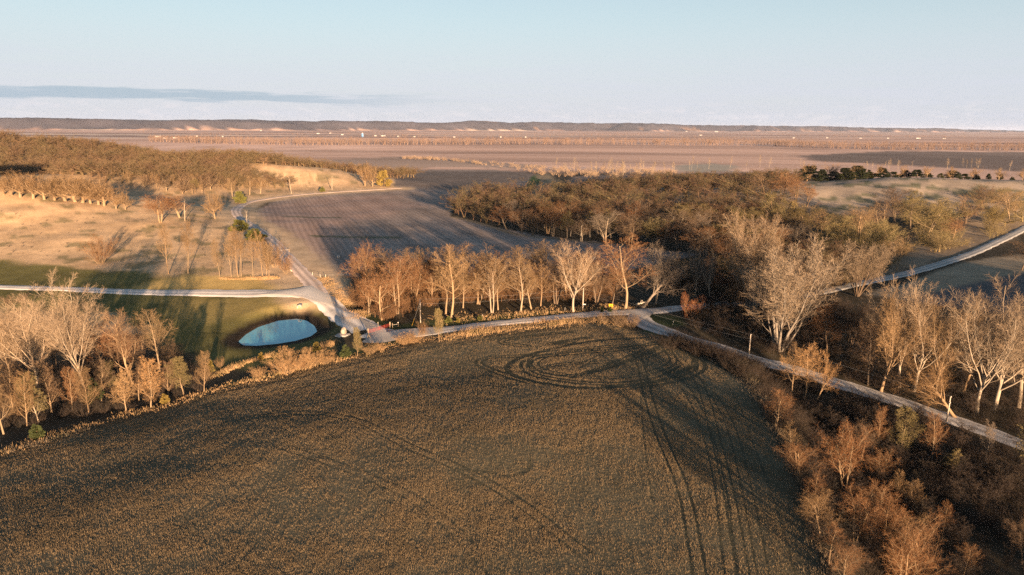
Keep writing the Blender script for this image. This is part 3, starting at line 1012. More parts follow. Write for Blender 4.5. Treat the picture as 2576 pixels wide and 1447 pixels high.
def make_tree(kind, seed, bud=False, lod=0):
    """returns (bark V,F), (twig V,F), height; lod 1 = coarse for far masses"""
    K = KINDS[kind]
    g = np.random.default_rng(seed)
    H, ns = K['H'], K['stems']
    az_ = np.arange(ns) * 6.283 / ns + g.uniform(0, 6.28)
    ln = np.tan(K['lean'] * g.uniform(.4, 1.1, ns)) if ns > 1 else np.array([K['lean'] * (1 if kind == 'leaning' else g.uniform(.3, 1.2))])
    D0 = unit(np.stack([np.cos(az_) * ln, np.sin(az_) * ln, np.ones(ns)], -1))
    P0 = np.stack([np.cos(az_), np.sin(az_), az_ * 0], -1) * (0.35 * K['r'] * ns ** .8 if ns > 1 else 0) + np.array([0, 0, -.4])
    L0 = H * K['trunk'] * g.uniform(.82, 1.05, ns)
    R0 = K['r'] * g.uniform(.7, 1.1, ns) if ns > 1 else np.array([K['r']])
    p0, r0 = grow(P0, D0, L0, R0, 7, 0.03 if kind != 'leaning' else 0.0, .055, .30 if K['trunk'] > .7 else .62, g)
    r0[:, 0] *= 1.35
    m, f0, a0, a1, ra, fa = K['l1']
    if lod:
        m = max(5, int(m * .8)) if lod == 1 else max(4, int(m * .5))
    q1 = sprout(p0, r0, L0, m, f0, 1.0, a0, a1, ra, fa, .52 if K['trunk'] < .5 else .42, g)
    p1, r1 = grow(q1[0], q1[1], q1[2], q1[3], 5, K['t1'], K['j1'], .28, g)
    m, f0, a0, a1, ra, fa = K['l2']
    if lod:
        m = 5 if lod == 1 else 3
    q2 = sprout(p1, r1, q1[2], m, f0, 1.0, a0, a1, ra, fa, .48, g)
    p2, r2 = grow(q2[0], q2[1], q2[2], q2[3], 3, .07, .10, .35, g)
    m, f0, a0, a1, ra, fa = K['l3']
    if lod:
        m = 5 if lod == 1 else 3
    q3 = sprout(p2, r2, q2[2], m, f0, 1.0, a0, a1, ra, fa, .6, g)
    wmin = H * (.0009 if not lod else .0032)
    bark = [tubes(p0, r0, 7 if not lod else 4), tubes(p1[:, ::(1 if not lod else 5)], np.maximum(r1, H * .0012)[:, ::(1 if not lod else 5)], 5 if not lod else 3)]
    tw = []
    if lod:
        tw.append(blades(q2[0], q2[1], q2[2], np.maximum(q2[3] * 2, wmin), g))
        tw.append(blades(q3[0], q3[1] + UP * .1, q3[2] * 1.3, np.full(len(q3[0]), wmin * 1.2), g))
        if lod == 1:
            p3, r3 = grow(q3[0], q3[1], q3[2], q3[3], 1, .06, .1, .4, g)
            q4 = sprout(p3, r3, q3[2], 5, .1, 1.0, 20, 65, 1.1, .3, .6, g)
            tw.append(blades(q4[0], q4[1] + UP * .06, q4[2], np.full(len(q4[0]), wmin * 1.25), g))
    else:
        bark.append(tubes(p2, np.maximum(r2, H * .0009), 3))
        p3, r3 = grow(q3[0], q3[1], q3[2], np.maximum(q3[3], wmin * .7), 2, .06, .10, .4, g)
        tw.append(tubes(p3, r3, 3))
        m, a0, a1, ra = K['tw']
        q4 = sprout(p3, r3, q3[2], m, .1, 1.0, a0, a1, ra, .3, .6, g)
        tw.append(blades(q4[0], q4[1] + UP * .06, q4[2], np.full(len(q4[0]), wmin * 1.35), g))
        if bud:
            k = g.choice(len(q4[0]), int(len(q4[0]) * .8), replace=False)
            e = q4[0][k] + unit(q4[1][k]) * (q4[2][k] * g.uniform(.3, 1, len(k)))[:, None]
            tw.append(blades(e, g.normal(0, 1, e.shape), np.full(len(k), .026 * H ** .6), np.full(len(k), .020 * H ** .6), g))
    bark, tw = join(bark), join(tw)
    return bark, tw, float(np.percentile(tw[0][:, 2], 99.6))


def make_cedar(seed, wide=.42):
    """dense juniper: leafy sprays packed through a lumpy egg-shaped crown"""
    g = np.random.default_rng(seed)
    H = 6.0
    nl = 46
    fz = g.uniform(.06, .97, nl)
    env = wide * H * .5 * np.sqrt(np.clip(np.sin(np.pi * np.clip(fz * .82 + .16, 0, 1)), 0, 1)) * np.clip(1.25 - fz * .75, 0, 1)
    al = np.arange(nl) * 2.4
    rl = env * g.uniform(.35, .92, nl)
    Cc = np.stack([rl * np.cos(al), rl * np.sin(al), fz * H * .93], -1)
    n = 170
    d_ = unit(g.normal(0, 1, (nl, n, 3)))
    rs_ = (.45 + .55 * (1 - fz)) * .62 * g.uniform(.55, 1.0, (nl, n)).T
    P = (Cc[:, None] + d_ * np.array([1, 1, .9]) * rs_.T[..., None]).reshape(-1, 3)
    P[:, 2] = np.maximum(P[:, 2], .05)
    D = unit(unit(P * np.array([1, 1, 0]) + 1e-6) * .7 + UP * .8 + g.normal(0, .4, P.shape))
    fol = blades(P, D, g.uniform(.25, .5, len(P)), np.full(len(P), .17), g)
    p0, r0 = grow(np.array([[0, 0, -.3]]), np.array([[0, 0, 1.0]]), np.array([H * .8]), np.array([.12]), 4, 0, .03, .3, g)
    return tubes(p0, r0, 6), fol, H


PROTO, LOD = {}, {}
for kd, nvar in (('cottonwood', 5), ('multistem', 3), ('forest', 4), ('woodland', 4), ('oak', 3), ('slim', 3), ('leaning', 1), ('shrub', 3), ('poplar', 3), ('snag', 2)):
    for v_ in range(nvar):
        for bud in ((False, True) if kd in ('forest', 'woodland', 'slim') and v_ < 2 else (False,)):
            b_, t_, h_ = make_tree(kd, 100 + 13 * v_ + len(kd), bud)
            mb, mt = mesh_np('trunk', *b_, True), mesh_np('crown', *t_)
            mb.materials.append(M['bark']); mt.materials.append(M['twigs'])
            PROTO.setdefault(kd + ('_bud' if bud else ''), []).append((mb, mt, h_))
for v_ in range(3):
    b_, t_, h_ = make_cedar(40 + v_, (.5, .62, .42)[v_])
    mb, mt = mesh_np('trunk', *b_, True), mesh_np('crown', *t_)
    mb.materials.append(M['bark']); mt.materials.append(M['needles'])
    PROTO.setdefault('cedar', []).append((mb, mt, h_))
for kd in ('woodland', 'forest', 'oak', 'poplar', 'shrub', 'cottonwood'):
    for v_ in range(3):
        b_, t_, h_ = make_tree(kd, 500 + v_, lod=1)
        LOD.setdefault(kd, []).append((*join([b_, t_]), h_))
        b_, t_, h_ = make_tree(kd, 700 + v_, lod=2)
        LOD.setdefault(kd + '_far', []).append((*join([b_, t_]), h_))

TWIG = {'tan': (.18, .116, .06), 'rust': (.172, .088, .042), 'pale': (.235, .175, .12), 'grey': (.15, .12, .095), 'brown': (.125, .083, .053), 'bud': (.155, .122, .056), 'red': (.25, .085, .035), 'straw': (.33, .205, .10)}
BARK = {'pale': (.28, .228, .172), 'tan': (.235, .168, .105), 'grey': (.17, .145, .12), 'brown': (.12, .09, .065)}
N_TREE = [0]


def tree(name, kind, p, h, label, group=None, tw='tan', bk='tan', wide=1.0, rz=None, cat='tree', var=None, tilt=(0, 0), dim=1.0):
    key = kind
    lst = PROTO[key]
    N_TREE[0] += 1
    mb, mt, h0 = lst[(var * 2 + N_TREE[0] if var is not None else rng.integers(len(lst))) % len(lst)]
    r = empty(name, tuple(map(float, p)), float(rng.uniform(0, 6.28)) if rz is None else rz)
    r.rotation_euler[0], r.rotation_euler[1] = tilt
    if kind == 'leaning':                                          # turn it so that it leans the way the label says
        r.rotation_euler[2] = (0 if 'right' in label else math.pi) - float(np.random.default_rng(107).uniform(0, 6.28))
    s_ = h / h0
    ax_ = rng.uniform(.88, 1.12)
    r.scale = (s_ * wide * ax_, s_ * wide / ax_, s_)
    tag(r, label, cat, group)
    j = rng.uniform(.86, 1.14) * dim
    for nm, me_, c_ in (('trunk', mb, BARK[bk] if kind != 'cedar' else (.12, .08, .05)), ('crown', mt, TWIG[tw] if kind != 'cedar' else tw)):
        o = bpy.data.objects.new(nm, me_)
        o.parent = r
        hue = rng.uniform(-.05, .05)
        o.color = (c_[0] * j * (1 + hue), c_[1] * j, c_[2] * j * (1 - hue), 1)
        COL.objects.link(o)
    return r


def tree_at(name, kind, ub, vb, vt, label, **kw):
    p = g1(ub, vb)
    return tree(name, kind, p, height_to(p, vt), label, **kw)


def mass(name, label, items, mat, group=None, cat=None, kinds=None, wid=(.9, 1.25)):
    """one object of many far plants: items = (x, y, height, kind)"""
    Vs, Fs, o = [], [], 0
    zs_ = Z(np.array([i_[0] for i_ in items]), np.array([i_[1] for i_ in items]))
    for (x_, y_, h_, kd), z_ in zip(items, zs_):
        v, f, h0 = LOD[kd][rng.integers(3)]
        a = rng.uniform(0, 6.28)
        s_ = h_ / h0
        w_ = s_ * rng.uniform(*wid)
        co, si = math.cos(a) * w_, math.sin(a) * w_
        Vs.append(np.c_[v[:, 0] * co - v[:, 1] * si + x_, v[:, 0] * si + v[:, 1] * co + y_, v[:, 2] * s_ + z_].astype(np.float32))
        Fs.append(f + o)
        o += len(v)
    me_ = mesh_np(name, np.vstack(Vs), np.vstack(Fs))
    return tag(obj(name, me_, mat), label, cat, group, 'stuff')


def grass_mass(name, label, x, y, h, w, mat, nb=4, spread=.25, lean=.3):
    """one object of many grass blades or scrub stems"""
    n = len(x)
    P = np.repeat(np.c_[x, y, Z(x, y) - .05], nb, 0) + np.c_[rng.normal(0, spread, (n * nb, 2)), np.zeros(n * nb)]
    D = unit(np.c_[rng.normal(0, lean, (n * nb, 2)), np.ones(n * nb)])
    H = np.repeat(h, nb) * rng.uniform(.6, 1.15, n * nb)
    V, F = blades(P, D, H, np.full(n * nb, w), rng)
    return tag(obj(name, mesh_np(name, V, F), mat), label, 'grass' if 'grass' in name or 'stubble' in name else 'undergrowth', None, 'stuff')


def scatter_line(px, width, per_m, world=False):
    l = smooth_line(px if world else G(px), 1.0)[:, :2]
    n = int(len(l) * per_m)
    i = rng.integers(0, len(l), n)
    return l[i, 0] + rng.normal(0, width / 2, n), l[i, 1] + rng.normal(0, width / 2, n)


def scatter_poly(poly, n, gap=0.0):
    poly = np.asarray(poly)[:, :2]
    lo, hi = poly.min(0), poly.max(0)
    out = np.empty((0, 2))
    tries = 0
    while len(out) < n and tries < 60:
        q = rng.uniform(lo, hi, (max(n, 50), 2))
        q = q[sd_poly(q[:, 0], q[:, 1], poly) > 0]
        tries += 1
        if gap <= 0:
            out = np.vstack([out, q])
        else:
            for a in q:
                if len(out) >= n:
                    break
                if not len(out) or np.min(np.hypot(*(out - a).T)) > gap:
                    out = np.vstack([out, a])
    return out[:n]


ORD = ['', 'second', 'third', 'fourth', 'fifth', 'sixth', 'seventh', 'eighth', 'ninth', 'tenth', 'eleventh', 'twelfth', 'thirteenth', 'fourteenth', 'fifteenth', 'sixteenth', 'seventeenth', 'eighteenth', 'nineteenth', 'twentieth']

# ---- the grove at the near left, below the road
GV_ = 'trees of the grove between the pond and the stubble field'
GL = [
    ('cottonwood', 187, 945, 682, 'tallest tree of the left grove, broad pale crown rising above the gravel road', 'pale', 'pale', 1.12, 0),
    ('cottonwood', 96, 985, 752, 'pale spreading tree with forked trunk, lower neighbour of the tallest grove tree', 'pale', 'pale', 1.05, 1),
    ('cottonwood', 214, 985, 742, 'pale tree leaning right, its limbs in front of the dark lawn', 'pale', 'pale', .85, 2),
    ('forest', 342, 985, 778, 'tan tree with crooked trunk at the right of the grove', 'brown', 'tan', .95, 0),
    ('forest', 404, 945, 772, 'rounded tan tree at the right end of the grove, nearest the pond bank', 'tan', 'tan', 1.2, 1),
    ('forest', 366, 915, 790, 'thin tan tree just behind the rounded one by the pond bank', 'brown', 'tan', .8, 2),
    ('woodland', 30, 960, 775, 'grey-tan tree cut by the left edge of the photo behind the grove', 'tan', 'tan', 1.0, 0),
    ('woodland', 140, 935, 820, 'lower brown tree between the two tallest grove trunks', 'brown', 'brown', 1.0, 1),
    ('woodland', 262, 930, 812, 'dark brown tangled tree in the middle of the grove', 'rust', 'brown', 1.1, 2),
    ('woodland', 300, 950, 820, 'rusty brown tree filling the gap left of the crooked trunk', 'rust', 'brown', 1.0, 3),
    ('woodland', 435, 930, 850, 'low brown tree at the shaded edge of the pond bank', 'brown', 'brown', .9, 0),
    ('woodland', 62, 780, 738, 'small dark tree behind the grove against the gravel road', 'brown', 'brown', 1.2, 1),
    ('woodland', 20, 785, 742, 'small dark tree at the left photo edge against the gravel road', 'brown', 'brown', 1.2, 2),
    ('slim', 224, 1040, 915, 'small fan-shaped tree with split trunk at the field margin under the grove', 'tan', 'tan', 1.15, 0),
    ('slim_bud', 98, 1062, 935, 'small tree with yellow-green buds on one side, left part of the field margin', 'bud', 'pale', 1.0, 0),
    ('slim', 318, 1034, 918, 'low spreading tan tree on the field margin beside the small cedar', 'straw', 'tan', 1.25, 1),
    ('slim', 380, 1027, 902, 'neat round-crowned tan tree at the field corner, right of the spreading one', 'straw', 'tan', 1.15, 2),
    ('slim_bud', 462, 992, 893, 'broad pale green budding tree at the grove corner', 'bud', 'tan', 1.3, 1),
    ('slim', 513, 985, 882, 'narrow upright tan tree ending the grove row toward the fence line', 'tan', 'tan', .8, 0),
    ('slim', 10, 1092, 905, 'slender tan sapling at the left photo edge of the field margin', 'tan', 'tan', .9, 1),
    ('slim', 68, 1072, 930, 'slender leafless sapling between the edge sapling and the budding one', 'tan', 'tan', .9, 2),
    ('slim', 183, 1032, 925, 'thin reddish sapling left of the fan-shaped tree', 'rust', 'tan', .95, 0),
    ('slim_bud', 284, 992, 905, 'pale green budding tree standing behind the spreading margin tree', 'bud', 'tan', 1.0, 0),
    ('slim', 36, 1050, 900, 'crooked tan sapling in the shade at the far left margin', 'brown', 'tan', 1.0, 1),
    ('slim', 130, 1038, 900, 'brown sapling in the shade behind the yellow-green budding one', 'brown', 'tan', 1.1, 2),
    ('slim', 255, 1010, 905, 'brown sapling right behind the fan-shaped margin tree', 'brown', 'tan', 1.1, 1),
    ('slim', 350, 1008, 910, 'brown sapling squeezed between the spreading tree and the round one', 'brown', 'tan', 1.0, 0),
    ('slim', 425, 1000, 905, 'thin brown sapling between the round tree and the green one', 'brown', 'tan', 1.0, 2),
]
for kd, ub, vb, vt, lb, tw, bk, wd, va in GL:
    tree_at('bare_tree', kd, ub, vb, vt, lb, group=GV_, tw=tw, bk=bk, wide=wd, var=va)

# ---- fence line shrubs, cedars
for kd, ub, vb, vt, lb, tw, wd, nm in [
    ('shrub', 724, 940, 880, 'large orange rounded shrub on the fence line, biggest left of the gate', 'straw', 1.5, 'shrub'),
    ('shrub', 650, 952, 922, 'small orange shrub alone at the left of the fence line', 'straw', 1.3, 'shrub'),
    ('shrub', 784, 922, 877, 'orange shrub right beside the biggest fence line shrub', 'straw', 1.3, 'shrub'),
    ('shrub', 822, 915, 885, 'low wide orange shrub between the tall ones and the dark cedar', 'straw', 1.7, 'shrub'),
    ('shrub', 757, 930, 896, 'low brown shrub in the gap between two orange fence line shrubs', 'rust', 1.4, 'shrub'),
    ('shrub', 554, 925, 899, 'small round tan shrub beside the cedar at the grove corner', 'tan', 1.1, 'shrub'),
    ('shrub', 1040, 862, 838, 'low orange thicket below the gravel road near the utility pole', 'straw', 2.6, 'shrub'),
    ('shrub', 1018, 866, 844, 'low orange thicket at the left of the one near the pole', 'straw', 2.4, 'shrub'),
    ('shrub', 1064, 842, 806, 'pinkish shrub standing in front of the utility pole', 'rust', .9, 'shrub'),
    ('shrub', 935, 890, 862, 'orange shrub right of the slim budding tree by the boulder', 'straw', 1.8, 'shrub'),
    ('shrub', 960, 882, 866, 'low orange shrub below the gate end of the fence line', 'straw', 2.0, 'shrub'),
    ('shrub', 1735, 802, 738, 'bright rust-red bush at the inside of the road bend', 'red', .9, 'shrub'),
    ('shrub', 1560, 822, 786, 'dark leafless thicket at the field tip beside the road junction', 'brown', 1.5, 'shrub'),
    ('shrub', 1590, 826, 792, 'dark thicket at the right of the field tip next to the bend', 'brown', 1.4, 'shrub'),
    ('shrub', 1520, 812, 786, 'thin dark scrub left of the field tip thicket', 'brown', 1.6, 'shrub'),
    ('shrub', 254, 662, 590, 'lone reddish bush on the lower tan hillside', 'rust', 1.0, 'shrub'),
    ('shrub', 690, 672, 602, 'tall dark brown scrub at the right end of the lawn trees', 'brown', .8, 'shrub'),
    ('shrub', 720, 688, 640, 'orange-brown scrub beside the lane near the lawn trees', 'rust', .9, 'shrub'),
]:
    tree_at(nm, kd, ub, vb, vt, lb, tw=tw, bk='tan', wide=wd, cat='shrub', group='shrubs along the fence line and roads')
for ub, vb, vt, lb in [(900, 896, 824, 'slim yellow-tan budding tree on the fence line beside the boulder'), (1105, 860, 776, 'slim yellow-tan budding tree between stubble field and road, right of the pole')]:
    tree_at('bare_tree', 'slim_bud', ub, vb, vt, lb, tw='bud', bk='tan', wide=.62, group='slim budding trees on the fence line')

G1c, G2c, G3c = (.115, .115, .035), (.06, .075, .03), (.20, .15, .045)
for ub, vb, vt, lb, c_, wd in [
    (870, 900, 866, 'dark green cedar under the slim budding tree on the fence line', G2c, 1.5),
    (797, 884, 859, 'small golden cedar between the pond and the fence line', G3c, 1.2),
    (657, 905, 884, 'small golden cedar near the lower bank of the pond', G3c, 1.2),
    (531, 938, 905, 'golden green cedar at the right end of the grove', G3c, 1.1),
    (416, 1015, 988, 'small golden green cedar at the foot of the round tree', G3c, 1.4),
    (238, 1012, 952, 'dark cedar in shadow behind the fan-shaped tree', G2c, 1.1),
    (95, 1104, 1064, 'lone dark cedar at the field margin in the shaded left corner', G2c, 1.3),
    (601, 582, 552, 'bushy golden green cedar beside the lane, left of the pair', G1c, 2.6),
    (642, 606, 572, 'bushy golden green cedar beside the lane, right of the pair', G1c, 2.6),
    (604, 512, 480, 'broad golden green cedar at the bend of the lane below the hill', G1c, 2.3),
    (811, 483, 468, 'tiny round cedar alone on the far tan slope', G1c, 1.8),
    (966, 470, 427, 'tall golden green evergreen at the tip of the far tan slope', G3c, 1.6),
    (1128, 812, 795, 'low cedar bush under the roadside trees, leftmost of the row', G1c, 2.0),
    (1152, 812, 799, 'low cedar bush next to the leftmost one under the roadside trees', G3c, 2.0),
    (1208, 806, 793, 'low cedar bush in the middle under the roadside trees', G1c, 2.4),
    (1514, 786, 770, 'tiny dark cedar beside the street sign pole', G2c, 1.3),
    (1534, 785, 769, 'tiny dark cedar under the yellow arrow sign', G2c, 1.3),
]:
    tree_at('cedar_tree', 'cedar', ub, vb, vt, lb, tw=c_, wide=wd, cat='cedar', group='cedars about the farm')

# ---- the row of trees behind the road
MR = 'trees in the belt behind the gravel road'
RL = [
    ('forest', 1136, 800, 616, 'tallest orange-lit tree of the road belt, several trunks close together', 'tan', 'tan', 1.05),
    ('forest', 1122, 790, 640, 'thin orange-lit trunk beside the tallest belt tree', 'tan', 'tan', .9),
    ('forest', 1165, 775, 645, 'straight lit tree just right of the tallest belt tree', 'tan', 'tan', .9),
    ('woodland', 1238, 787, 640, 'lit tree with forked white trunk in the middle of the belt', 'tan', 'pale', 1.0),
    ('forest', 1253, 780, 655, 'lit tree close behind the forked white trunk', 'tan', 'tan', .9),
    ('forest', 1310, 785, 640, 'lit tree with bent lower limb, right of the forked white trunk', 'tan', 'pale', 1.0),
    ('forest', 1337, 778, 655, 'slim lit tree right of the tree with the bent limb', 'tan', 'tan', .85),
    ('forest', 1360, 770, 650, 'lit tree in the gap left of the pale vase-shaped tree', 'tan', 'tan', .9),
    ('forest', 1200, 765, 650, 'slender lit tree between the tallest tree and the forked one', 'rust', 'tan', .9),
    ('cottonwood', 1442, 785, 612, 'pale vase-shaped tree with bare white trunk beside the street sign pole', 'pale', 'pale', 1.05),
    ('forest', 1573, 777, 584, 'tall orange-topped tree behind the yellow arrow sign', 'rust', 'tan', 1.25),
    ('leaning', 1612, 775, 612, 'dark tree leaning right at the road junction', 'grey', 'grey', .8),
    ('woodland', 962, 805, 690, 'dense orange bushy tree at the left front of the belt', 'rust', 'tan', 1.1),
    ('woodland', 918, 765, 606, 'orange-topped tree at the left end of the belt by the bales', 'rust', 'tan', .55),
    ('woodland', 928, 788, 690, 'orange bushy tree above the road curve at the left of the belt', 'rust', 'tan', .75),
    ('woodland', 952, 745, 640, 'round golden tree second from the left end of the belt', 'tan', 'tan', .75),
    ('woodland', 1000, 790, 640, 'brown tangled tree above the ravine', 'rust', 'tan', 1.0),
    ('woodland', 1040, 775, 650, 'brown tangled tree right of the ravine', 'rust', 'tan', 1.0),
    ('woodland', 1085, 768, 655, 'brown tree left of the tallest belt tree', 'rust', 'tan', 1.0),
    ('woodland', 1500, 768, 650, 'shaded brown tree right of the vase-shaped tree', 'brown', 'brown', 1.0),
    ('woodland', 1540, 765, 660, 'shaded brown tree left of the orange-topped one', 'brown', 'brown', .9),
    ('woodland', 1400, 765, 655, 'brown tree close behind the left limbs of the vase-shaped tree', 'brown', 'brown', .9),
    ('woodland', 1650, 765, 620, 'grey pale-limbed tree standing behind the leaning one', 'grey', 'pale', .9),
]
for kd, ub, vb, vt, lb, tw, bk, wd in RL:
    tree_at('bare_tree', kd, ub, vb, vt, lb, group=MR, tw=tw, bk=bk, wide=wd * (1.3 if kd != 'cottonwood' else 1.0))
back = []
for i, u_ in enumerate(np.linspace(942, 1500, 22)):
    vb = 742 - 18 * math.sin(i * 1.7) + (i % 3) * 6
    vt = 640 + 18 * math.sin(i * 2.3) - (20 if i % 4 == 0 else 0)
    back.append((u_ + rng.uniform(-8, 8), vb, vt))
for i, (u_, vb, vt) in enumerate(back):
    q = (' from the left' if i else 'leftmost')
    lb = 'rust-brown tree in the back rank of the road belt, ' + (ORD[i] + q if i and i < 20 else ('leftmost' if not i else ('second from the right' if i == 20 else 'rightmost')))
    tree_at('bare_tree', ('woodland', 'forest')[i % 2], u_, vb, vt, lb, group=MR, tw=('rust', 'tan', 'brown')[i % 3], bk=('tan', 'brown')[i % 2], wide=1.35)

# ---- big trees on the right
BR = 'tall trees right of the road bend'
for kd, ub, vb, vt, lb, tw, bk, wd, va in [
    ('multistem', 1962, 880, 612, 'largest spreading pale tree of the right side, many trunks from one base', 'pale', 'grey', 1.75, 0),
    ('multistem', 1890, 800, 538, 'pale many-limbed tree rising behind the largest spreading tree', 'pale', 'pale', 1.0, 1),
    ('multistem', 2156, 745, 604, 'vase-shaped tree with dark trunks in front of the hill road', 'pale', 'brown', 1.25, 0),
    ('cottonwood', 1748, 745, 618, 'slender pale tree left of the largest spreading tree', 'grey', 'pale', .75, 0),
    ('cottonwood', 1785, 755, 634, 'slender pale tree right next to the spreading giant', 'grey', 'pale', .7, 1),
    ('woodland', 1695, 740, 650, 'grey shaded tree left of the slender pale pair', 'grey', 'grey', .9, 0),
    ('cottonwood', 2216, 985, 732, 'straight orange-barked tree left in the roadside group at the right', 'tan', 'tan', .85, 0),
    ('cottonwood', 2300, 985, 724, 'tall forked tree in the middle of the right roadside group', 'pale', 'pale', .9, 1),
    ('cottonwood', 2262, 975, 690, 'tallest thin tree of the right roadside group, pale reddish top', 'pale', 'pale', .75, 2),
    ('cottonwood', 2352, 1000, 750, 'shaded tree behind the trunk leaning left', 'tan', 'tan', .85, 0),
    ('leaning', 2408, 1052, 880, 'pale tree leaning left over the road with branches hanging low', 'tan', 'tan', 1.2, 0),
    ('cottonwood', 2456, 1035, 752, 'pale many-limbed tree right of the leaning one', 'pale', 'pale', 1.15, 1),
    ('cottonwood', 2500, 1030, 760, 'pale tree with twin trunks near the right photo edge', 'pale', 'pale', 1.15, 2),
    ('cottonwood', 2562, 1025, 690, 'pale tall tree cut by the right photo edge', 'pale', 'pale', 1.0, 0),
    ('cottonwood', 2425, 985, 740, 'slender tree behind the many-limbed one on the right', 'pale', 'tan', .8, 1),
    ('woodland', 2185, 970, 800, 'low shaded tree at the left foot of the right roadside group', 'brown', 'brown', .8, 0),
    ('woodland', 2080, 890, 760, 'dark reddish shaded tree right of the spreading giant', 'rust', 'brown', 1.0, 1),
    ('woodland', 2140, 880, 770, 'dark grey tree between the giant and the right roadside group', 'brown', 'brown', 1.0, 2),
    ('woodland', 1860, 800, 700, 'dark tree in shadow at the left foot of the giant', 'brown', 'brown', 1.0, 3),
    ('woodland', 2060, 830, 720, 'dark tree in shadow at the right shoulder of the giant', 'brown', 'brown', 1.0, 0),
    ('forest', 1992, 1000, 868, 'orange tree left of the trio between field and road', 'straw', 'tan', 1.1, 0),
    ('forest', 2020, 1010, 858, 'orange tree at the centre of the trio between field and road', 'straw', 'tan', 1.3, 1),
    ('leaning', 2050, 1012, 882, 'orange tree leaning right in the trio between field and road', 'straw', 'tan', .55, 0),
    ('woodland', 2122, 1250, 1068, 'large orange many-stemmed tree in the lower right thicket', 'rust', 'tan', 1.15, 1),
    ('woodland', 2150, 1375, 1230, 'orange many-stemmed tree below the largest one in the thicket', 'rust', 'tan', 1.1, 2),
    ('woodland', 2225, 1390, 1252, 'orange branching tree right of the one below the largest', 'rust', 'tan', 1.0, 3),
    ('woodland', 2310, 1500, 1312, 'orange tree at the lower photo edge in the right thicket', 'rust', 'tan', 1.25, 0),
    ('woodland', 2260, 1520, 1340, 'reddish tree at the lower photo edge, left of the orange one', 'rust', 'tan', 1.0, 1),
    ('slim_bud', 2262, 1150, 1026, 'yellow-tan budding tree below the road in the right thicket', 'bud', 'tan', 1.0, 0),
    ('slim', 2205, 1135, 1015, 'slim rust tree left of the yellow budding one', 'rust', 'tan', .8, 0),
    ('forest', 2342, 1175, 1036, 'rust tree in front of the road, right of the yellow budding one', 'rust', 'tan', .95, 1),
    ('slim_bud', 2385, 1200, 1128, 'small yellow-tan budding tree under the rust tree', 'bud', 'tan', 1.2, 1),
    ('slim', 2252, 1260, 1178, 'lone small pinkish sapling in the dark of the right thicket', 'tan', 'tan', .8, 1),
    ('forest_bud', 2580, 1260, 990, 'dark yellow-green budding tree at the right photo edge by the road', 'bud', 'brown', 1.15, 0),
    ('woodland', 2165, 1160, 1060, 'brown tree behind the large orange one', 'brown', 'brown', 1.0, 3),
    ('slim', 2480, 1150, 1060, 'thin leafless tree in front of the road near its right end', 'grey', 'grey', .9, 2),
    ('woodland', 2570, 1420, 1300, 'dim brown tree low at the right photo edge', 'brown', 'brown', 1.0, 2),
]:
    tree_at('bare_tree', kd, ub, vb, vt, lb, group=BR, tw=tw, bk=bk, wide=wd, var=va)

for nm_, lst_ in (('on the stubble edge of the right thicket', [(1950, 1075, 985), (1985, 1150, 1060), (2010, 1215, 1120), (2040, 1285, 1180), (2062, 1350, 1240), (2085, 1420, 1310), (2120, 1480, 1370)]),
                  ('deep inside the lower right thicket', [(2215, 1215, 1130), (2290, 1290, 1200), (2200, 1310, 1210), (2370, 1360, 1270), (2290, 1400, 1300), (2420, 1460, 1360)])):
    for i, (ub, vb, vt) in enumerate(lst_):
        pos = 'farthest' if i == 0 else 'nearest' if i == len(lst_) - 1 else ORD[i] + ' from the far end'
        tree_at('bare_tree', ('woodland', 'forest')[i % 2], ub, vb, vt, f'low rust-brown tree {nm_}, {pos}', group=BR, tw=('rust', 'tan', 'rust')[i % 3], bk='tan', wide=1.3, dim=.85)

